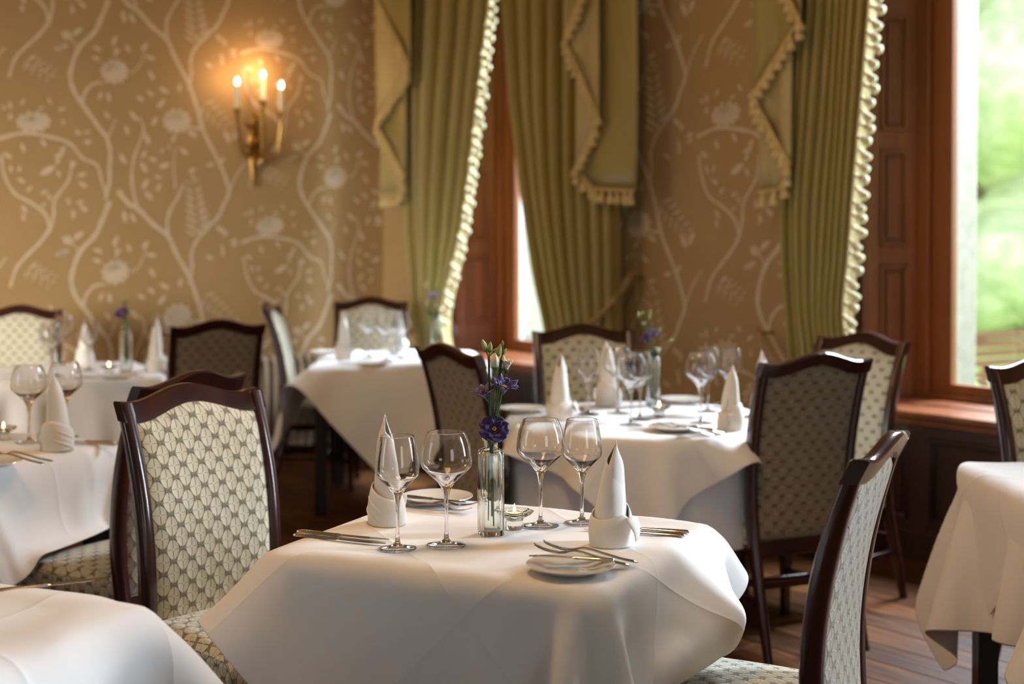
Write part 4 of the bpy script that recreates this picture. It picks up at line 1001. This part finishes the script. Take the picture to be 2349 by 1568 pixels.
# ---------------------------------------------------------------- cut flowers
def blossom(center, axis, size, openn, seed, m, parent, name='blossom', stam=True):
    rr = random.Random(seed); mb = MB(); ax = Vector(axis).normalized(); rot = ax.to_track_quat('Z', 'Y').to_matrix().to_4x4(); T = Matrix.Translation(center) @ rot
    for layer, (np_, sc2, op) in enumerate(((5, 1.0, openn), (5, .80, openn*.7), (4, .52, openn*.35))):
        for i in range(np_):
            th = 2*math.pi*(i+.5*layer)/np_+rr.uniform(-.15,.15); ph = rr.uniform(0, 6); g = []
            for v in range(8):
                fv = v/7; row = []
                for u in range(9):
                    fu = u/8*2-1; rad = size*sc2*(.10+(.30+.75*op)*fv**(1.25)); wd = 1.62*(1-.12*fv)*math.sin(math.pi*min(1, .25+fv*.62)); a = th+fu*wd
                    rf = .10*size*fv*fv*math.sin(fu*5+ph)+.05*size*fv*math.sin(fu*9+ph*2)
                    z = size*sc2*(1.25-.62*op)*fv**.8*(1-.16*fu*fu*fv)-size*.30*op*max(0, fv-.6)*1.6+rf
                    r2 = rad*(1-.10*fu*fu)+rf*.6; row.append((r2*math.cos(a), r2*math.sin(a), z))
                g.append(row)
            mb.loft(g, False, False, False)
    mb.xf(T); b = obj(name, mb, m, parent, smooth=True, angle=180, solid=.0006)
    if stam:
        s_ = MB()
        for i in range(6):
            a = i*1.05; s_.tube([(.001*math.cos(a), .001*math.sin(a), size*.15), (.004*math.cos(a), .004*math.sin(a), size*.55)], [.0006, .0016], 5)
        s_.xf(T); obj('stamen', s_, M['stamen'], b, smooth=True)
    cx = MB(); cx.lathe([(.0015,-.004),(.0045,-.001),(.006,.003),(.007,.006)], 8); cx.xf(T); obj('calyx', cx, M['stem'], b, smooth=True)
    return b
def bud(center, axis, ln, r, m, parent, name='bud'):
    mb = MB(); rot = Vector(axis).normalized().to_track_quat('Z', 'Y').to_matrix().to_4x4(); T = Matrix.Translation(center) @ rot
    mb.lathe([(r*.25,0),(r*.8,ln*.15),(r,ln*.38),(r*.85,ln*.62),(r*.45,ln*.85),(r*.1,ln)], 10, f_r=lambda a, z: 1+.12*math.sin(3*a+z*90)); mb.xf(T)
    b = obj(name, mb, m, parent, smooth=True); c = MB(); c.lathe([(r*.2,-.002),(r*.85,ln*.1),(r*.95,ln*.18),(r*1.05,ln*.16)], 8); c.xf(T); obj('calyx', c, M['leafgreen'], b, smooth=True); return b
def leaf3(a, b, w_, m, parent, name='leaf'):
    a = Vector(a); b = Vector(b); d = b-a; sd = d.cross(Vector((0,-1,.2))).normalized(); g = []
    for i in range(7):
        f = i/6; p = a+d*f+Vector((0,0,.10*d.length*math.sin(math.pi*f))); ww = w_*math.sin(math.pi*min(1, f*.92+.06))**.8
        g.append([p-sd*ww+Vector((0,-.002,.0)), p+Vector((0,.0,-.15*w_)), p+sd*ww+Vector((0,-.002,0))])
    obj(name, MB().loft(g, False, False, False), m, parent, smooth=True, angle=180, solid=.0006)
def spray(px, py, label, items, stems_lo=((.006,.004),(-.008,.002),(.002,-.006)), lean=0):
    """items: (kind, pixel x, pixel y, size, axis, depth offset)"""
    base = P(px, py, ZS); o = thing('flower_spray', label, 'flowers', base+Vector((0,0,.016)), 0, 'purple and cream flowers in bud vases')
    Y = base.y; O = base+Vector((0,0,.016))
    for k_, (kind, x, y, size, ax, dy) in enumerate(items):
        p = PD(x, y, Y+dy)-O; axv = Vector(ax).normalized(); lo = stems_lo[k_ % len(stems_lo)]
        neck = Vector((max(-.007, min(.007, p.x*.12)), (k_ % 3-1)*.004, .200)); jt = p-axv*(.012 if kind != 'leaf' else 0)-Vector((0,0,.0))
        pts = [Vector((lo[0], lo[1], .004+.012*(k_ % 3)))]
        if kind == 'leaf':
            leaf3(neck+Vector((0,0,-.01)), p, size, M['leafgreen'], o); continue
        if k_ < 3: pts += [Vector((lo[0]*.7, lo[1]*.7, .09)), neck]
        else: pts = [neck-Vector((0,0,.05)), neck]
        mid = neck.lerp(jt, .5)+Vector((.05*(jt.x-neck.x), 0, .006)); pts += [mid, jt, p]
        st = MB(); st.tube(pts, .0015 if k_ > 2 else .0019, 6); obj('stem', st, M['stem'], o, smooth=True)
        if kind == 'purple': blossom(p, ax, size, .9 if k_ == 0 else .55, k_+5, M['purple'], o)
        elif kind == 'rose': blossom(p, ax, size, .18, k_+9, M['white_petal'], o, 'half_open_bud', False)
        elif kind == 'cream': bud(p, ax, size*2.3, size*.62, M['white_petal'], o)
        elif kind == 'green': bud(p, ax, size*2.3, size*.5, M['budgreen'], o)
    return o
# ================================================================== THE NEAREST TABLE
def g_(kind, px, py, label, group): place(GB if kind == 'big' else GS, USED, P(px, py, ZS), R.uniform(0, 6), label, group)
place(NAPS[0], USED, P(887, 1200, ZS), 2.0, 'folded napkin standing behind the leftmost glass of the nearest table', 'folded napkins')
place(NAPS[1], USED, P(1401, 1248, ZS), .4, 'folded napkin by the fork and plate of the nearest table', 'folded napkins')
G1 = 'wine glasses on the nearest table'
g_('small', 912, 1258, 'narrow wine glass before the napkin at the left of the nearest table', G1); g_('big', 1024, 1250, 'wide wine glass left of the bud vase on the nearest table', G1)
g_('big', 1240, 1206, 'wide wine glass right of the tealight on the nearest table', G1); g_('small', 1335, 1199, 'narrow wine glass touching the right napkin of the nearest table', G1)
VB = (1126, 1226)
place(VA, USED, P(*VB, ZS), .30, 'clear square bud vase with violet flowers on the nearest table', 'clear bud vases')
spray(*VB, 'spray of three violet blossoms and cream buds in the nearest vase', [
    ('purple', 1133, 990, .033, (.05,-.85,.55), -.004), ('purple', 1119, 916, .036, (-.35,-.2,.9), .01), ('purple', 1152, 902, .038, (.30,-.35,.9), -.012),
    ('rose', 1161, 852, .025, (.15,-.1,1), 0), ('cream', 1136, 848, .017, (0,0,1), -.01), ('cream', 1151, 850, .016, (.1,0,1), .008),
    ('green', 1116, 806, .013, (-.35,0,1), 0), ('green', 1123, 808, .011, (.1,0,1), .01), ('green', 1141, 817, .013, (.25,0,1), -.006), ('green', 1154, 812, .007, (.4,0,.7), .0), ('green', 1153, 793, .006, (0,0,1), .0), ('green', 1131, 808, .007, (.6,0,.6), .004),
    ('leaf', 1120, 985, .006, (0,0,1), -.008), ('leaf', 1143, 990, .006, (0,0,1), .0), ('leaf', 1131, 1000, .006, (0,0,1), -.012)])
table_candle(1180, 1212, 'behind the vase of the nearest table')
place(PL, USED, P(1309, 1312, ZS), 0, 'white side plate at the front of the nearest table, under the forks', 'white side plates')
place(PL, USED, P(1003, 1152, ZS), 0, 'white side plate behind the glasses of the nearest table', 'white side plates')
def lay(proto, h, tip, z0, z1, label, group=None, roll=0):
    a = P(*h, z0); b = P(*tip, z1); d = b-a; o = place(proto, USED, a, 0, label, group)
    yaw = math.atan2(d.y, d.x); pitch = -math.atan2(d.z, math.hypot(d.x, d.y)); o.rotation_euler = (roll, pitch, yaw); return o
KG, FG = 'knives on the nearest table', 'forks on the nearest table'
lay(KN, (681,1221), (905,1243), ZS, ZS, 'outer knife with gilt reflections left of the narrow glass', KG); lay(KN, (673,1229), (893,1252), ZS, ZS, 'lower knife of the pair left of the narrow glass', KG)
lay(KN, (1584,1224), (1331,1206), ZS, ZS, 'upper knife emerging right of the standing napkin', KG); lay(KN, (1573,1232), (1345,1216), ZS, ZS, 'lower knife emerging right of the standing napkin', KG)
ZP = ZS+.021
lay(BK, (1411,1289), (1238,1278), ZP+.002, ZP+.004, 'butter knife lying across the rim of the front plate', 'butter knives')
lay(FK, (1463,1293), (1250,1254), ZS+.004, ZS+.042, 'fork with its handle end furthest out over the front plate', FG); lay(FK, (1444,1300), (1236,1262), ZS+.004, ZS+.040, 'fork beneath the other one over the front plate', FG)
lay(BK, (925,1141), (1036,1152), ZP+.002, ZP+.002, 'butter knife on the plate behind the glasses', 'butter knives')
lay(FK, (925,1164), (1062,1161), ZS, ZS+.012, 'fork with tines pointing right beside the rear plate', FG); lay(FK, (922,1158), (1040,1172), ZS+.003, ZS+.003, 'second fork beside the rear plate, half behind the napkin', FG)
# ================================================================== THE ROUND TABLE
G2 = 'wine glasses on the round table'
def nap(i, px, py, rz, label): place(NAPS[i], USED, P(px, py, ZS), rz, label, 'folded napkins')
nap(2, 1284, 962, 1.0, 'folded napkin leftmost on the round table'); nap(0, 1396, 930, 3.4, 'folded napkin before the chair facing the camera, round table')
nap(1, 1676, 985, 5.1, 'folded napkin by the shaded chair on the round table'); nap(2, 1752, 952, 2.2, 'napkin whose tip shows over the shaded chair back')
g_('small', 1350, 950, 'wine glass between the two left napkins of the round table', G2); g_('big', 1418, 948, 'wine glass before the pale napkin in front of the chair facing the camera', G2)
g_('big', 1448, 974, 'front wine glass of the pair left of the round table vase', G2); g_('small', 1468, 962, 'rear wine glass of the pair left of the round table vase', G2)
g_('big', 1608, 970, 'wide wine glass right of the round table vase', G2); g_('small', 1624, 944, 'wine glass just behind the wide one right of the round table vase', G2); g_('small', 1674, 948, 'wine glass behind the napkin by the shaded chair', G2)
VB2 = (1498, 930); place(VA, USED, P(*VB2, ZS), .1, 'clear bud vase in the middle of the round table', 'clear bud vases')
spray(*VB2, 'spray of violet blossoms and pale buds on the round table', [
    ('purple', 1494, 770, .028, (-.2,-.5,.8), 0), ('purple', 1483, 786, .026, (-.4,-.5,.6), .01), ('rose', 1509, 812, .022, (.1,-.1,1), -.01), ('rose', 1478, 748, .014, (-.1,-.1,1), 0),
    ('green', 1467, 728, .011, (-.3,0,1), 0), ('green', 1474, 724, .010, (0,0,1), .01), ('green', 1489, 732, .012, (.1,0,1), 0), ('green', 1491, 722, .010, (.1,0,1), 0), ('green', 1513, 763, .010, (.1,0,1), 0), ('green', 1533, 782, .011, (1,0,.35), 0),
    ('leaf', 1522, 800, .007, (0,0,1), 0), ('leaf', 1488, 808, .007, (0,0,1), 0), ('leaf', 1508, 818, .007, (0,0,1), -.01)])
table_candle(1512, 956, 'before the round table vase')
PLG = 'white side plates'
place(PL, USED, P(1548, 988, ZS), 0, 'white side plate at the front edge of the round table', PLG); place(PL, USED, P(1200, 945, ZS), 0, 'white side plate at the left rim of the round table', PLG); place(PL, USED, P(1562, 923, ZS), 0, 'white side plate behind the round table vase', PLG)
lay(FK, (1660,995), (1560,980), ZS, ZS+.03, 'fork over the plate at the front edge of the round table'); lay(FK, (1636,1000), (1552,984), ZS, ZS+.028, 'fork with lower handle over the front plate of the round table')
lay(BK, (1640,988), (1556,978), ZP+.004, ZP+.004, 'butter knife across the front plate of the round table'); lay(KN, (1318,934), (1352,948), ZS, ZS, 'knife behind the leftmost napkin of the round table')
lay(BK, (1165,943), (1228,946), ZP, ZP, 'butter knife on the plate at the left rim of the round table'); lay(FK, (1160,952), (1236,953), ZS, ZS+.002, 'fork beside the plate at the left rim of the round table')
lay(FK, (1530,926), (1595,928), ZP, ZP, 'fork lying on the plate behind the round table vase'); lay(KN, (1700,940), (1640,936), ZS, ZS, 'knife in front of the hidden napkin of the round table')
# ================================================================== FAR CORNER TABLE
G3 = 'wine glasses on the far corner table'
nap(0, 788, 822, 1.8, 'folded napkin at the left of the far corner table'); nap(1, 912, 808, .3, 'folded napkin behind the glasses of the far corner table')
g_('big', 846, 818, 'leftmost wine glass of the cluster on the far corner table', G3); g_('big', 884, 826, 'front middle wine glass of the cluster on the far corner table', G3); g_('small', 903, 816, 'rear middle wine glass of the cluster on the far corner table', G3); g_('small', 921, 822, 'rightmost wine glass of the cluster on the far corner table', G3)
VB3 = (1000, 814); place(VA, USED, P(*VB3, ZS), .2, 'clear bud vase at the curtain side of the far corner table', 'clear bud vases')
spray(*VB3, 'spray with violet blossoms before the corner curtain', [
    ('purple', 993, 683, .026, (-.1,-.5,.8), 0), ('purple', 1001, 728, .016, (.1,-.4,.8), 0), ('rose', 1000, 706, .015, (.2,-.2,1), 0), ('rose', 981, 700, .012, (-.3,-.1,1), 0),
    ('green', 978, 660, .012, (-.2,0,1), 0), ('green', 1000, 660, .012, (0,0,1), 0), ('green', 1010, 670, .012, (.2,0,1), 0), ('leaf', 978, 712, .010, (0,0,1), 0), ('leaf', 1003, 712, .009, (0,0,1), 0)])
place(PL, USED, P(748, 812, ZS), 0, 'white side plate at the left end of the far corner table', PLG); place(PL, USED, P(860, 838, ZS+.001), 0, 'white side plate at the front of the far corner table', PLG)
lay(FK, (735,826), (785,830), ZS, ZS, 'fork before the left napkin of the far corner table'); lay(KN, (830,806), (880,806), ZS, ZS, 'knife behind the glasses of the far corner table')
# ================================================================== LEFT TABLE
G4 = 'wine glasses on the table at the left edge'
nap(2, 132, 1032, 4.0, 'folded napkin on the table at the left edge'); g_('big', 67, 1014, 'wide wine glass left of the napkin at the left edge', G4); g_('big', 150, 1002, 'wide wine glass behind the napkin at the left edge', G4)
table_candle(8, 1008, 'at the left picture edge'); place(PL, USED, P(-22, 1070, ZS), 0, 'white side plate cut by the left picture edge', PLG)
lay(FK, (122,1060), (8,1042), ZS+.003, ZS+.03, 'fork with its end furthest right at the left picture edge'); lay(FK, (102,1066), (-4,1046), ZS+.002, ZS+.028, 'lower fork over the plate at the left picture edge')
lay(KN, (272,1023), (175,1018), ZS, ZS, 'knife right of the napkin at the left edge'); lay(KN, (268,1017), (172,1013), ZS, ZS, 'rear knife right of the napkin at the left edge')
# ================================================================== FAR LEFT TABLE
G5 = 'wine glasses on the far left table'
nap(1, 195, 838, 2.4, 'folded napkin beside the patterned chair on the far left table'); nap(0, 356, 850, .9, 'folded napkin before the dark chair on the far left table')
for x, y, k_, tx in ((118, 862, 'big', 'wine glass leftmost on the far left table'), (146, 836, 'big', 'wine glass beside the patterned chair back'), (204, 850, 'small', 'wine glass against the left napkin, far left table'), (372, 834, 'small', 'wine glass by the right napkin, far left table'), (420, 826, 'big', 'wine glass overlapping the dark chair top')):
    if x != 420: g_(k_, x, y, tx, G5)
VB5 = (289, 855); place(VA, USED, P(*VB5, ZS), .5, 'clear bud vase on the far left table', 'clear bud vases')
spray(*VB5, 'single violet blossom with green buds on the far left table', [
    ('purple', 282, 722, .034, (-.2,-.6,.6), 0), ('green', 284, 694, .014, (-.2,0,1), 0), ('green', 290, 690, .014, (.2,0,1), 0), ('leaf', 296, 735, .010, (0,0,1), 0), ('leaf', 280, 752, .010, (0,0,1), 0)])
table_candle(250, 858, 'left of the far left vase'); place(PL, USED, P(270, 868, ZS), 0, 'white side plate at the front of the far left table', PLG)
lay(KN, (180,866), (240,870), ZS, ZS, 'knife at the front corner of the far left table'); lay(FK, (330,866), (275,862), ZS, ZS+.02, 'fork over the plate of the far left table')
lay(KN, (-30,1362), (4,1358), ZS, ZS, 'knife tip on the cloth at the bottom left corner')
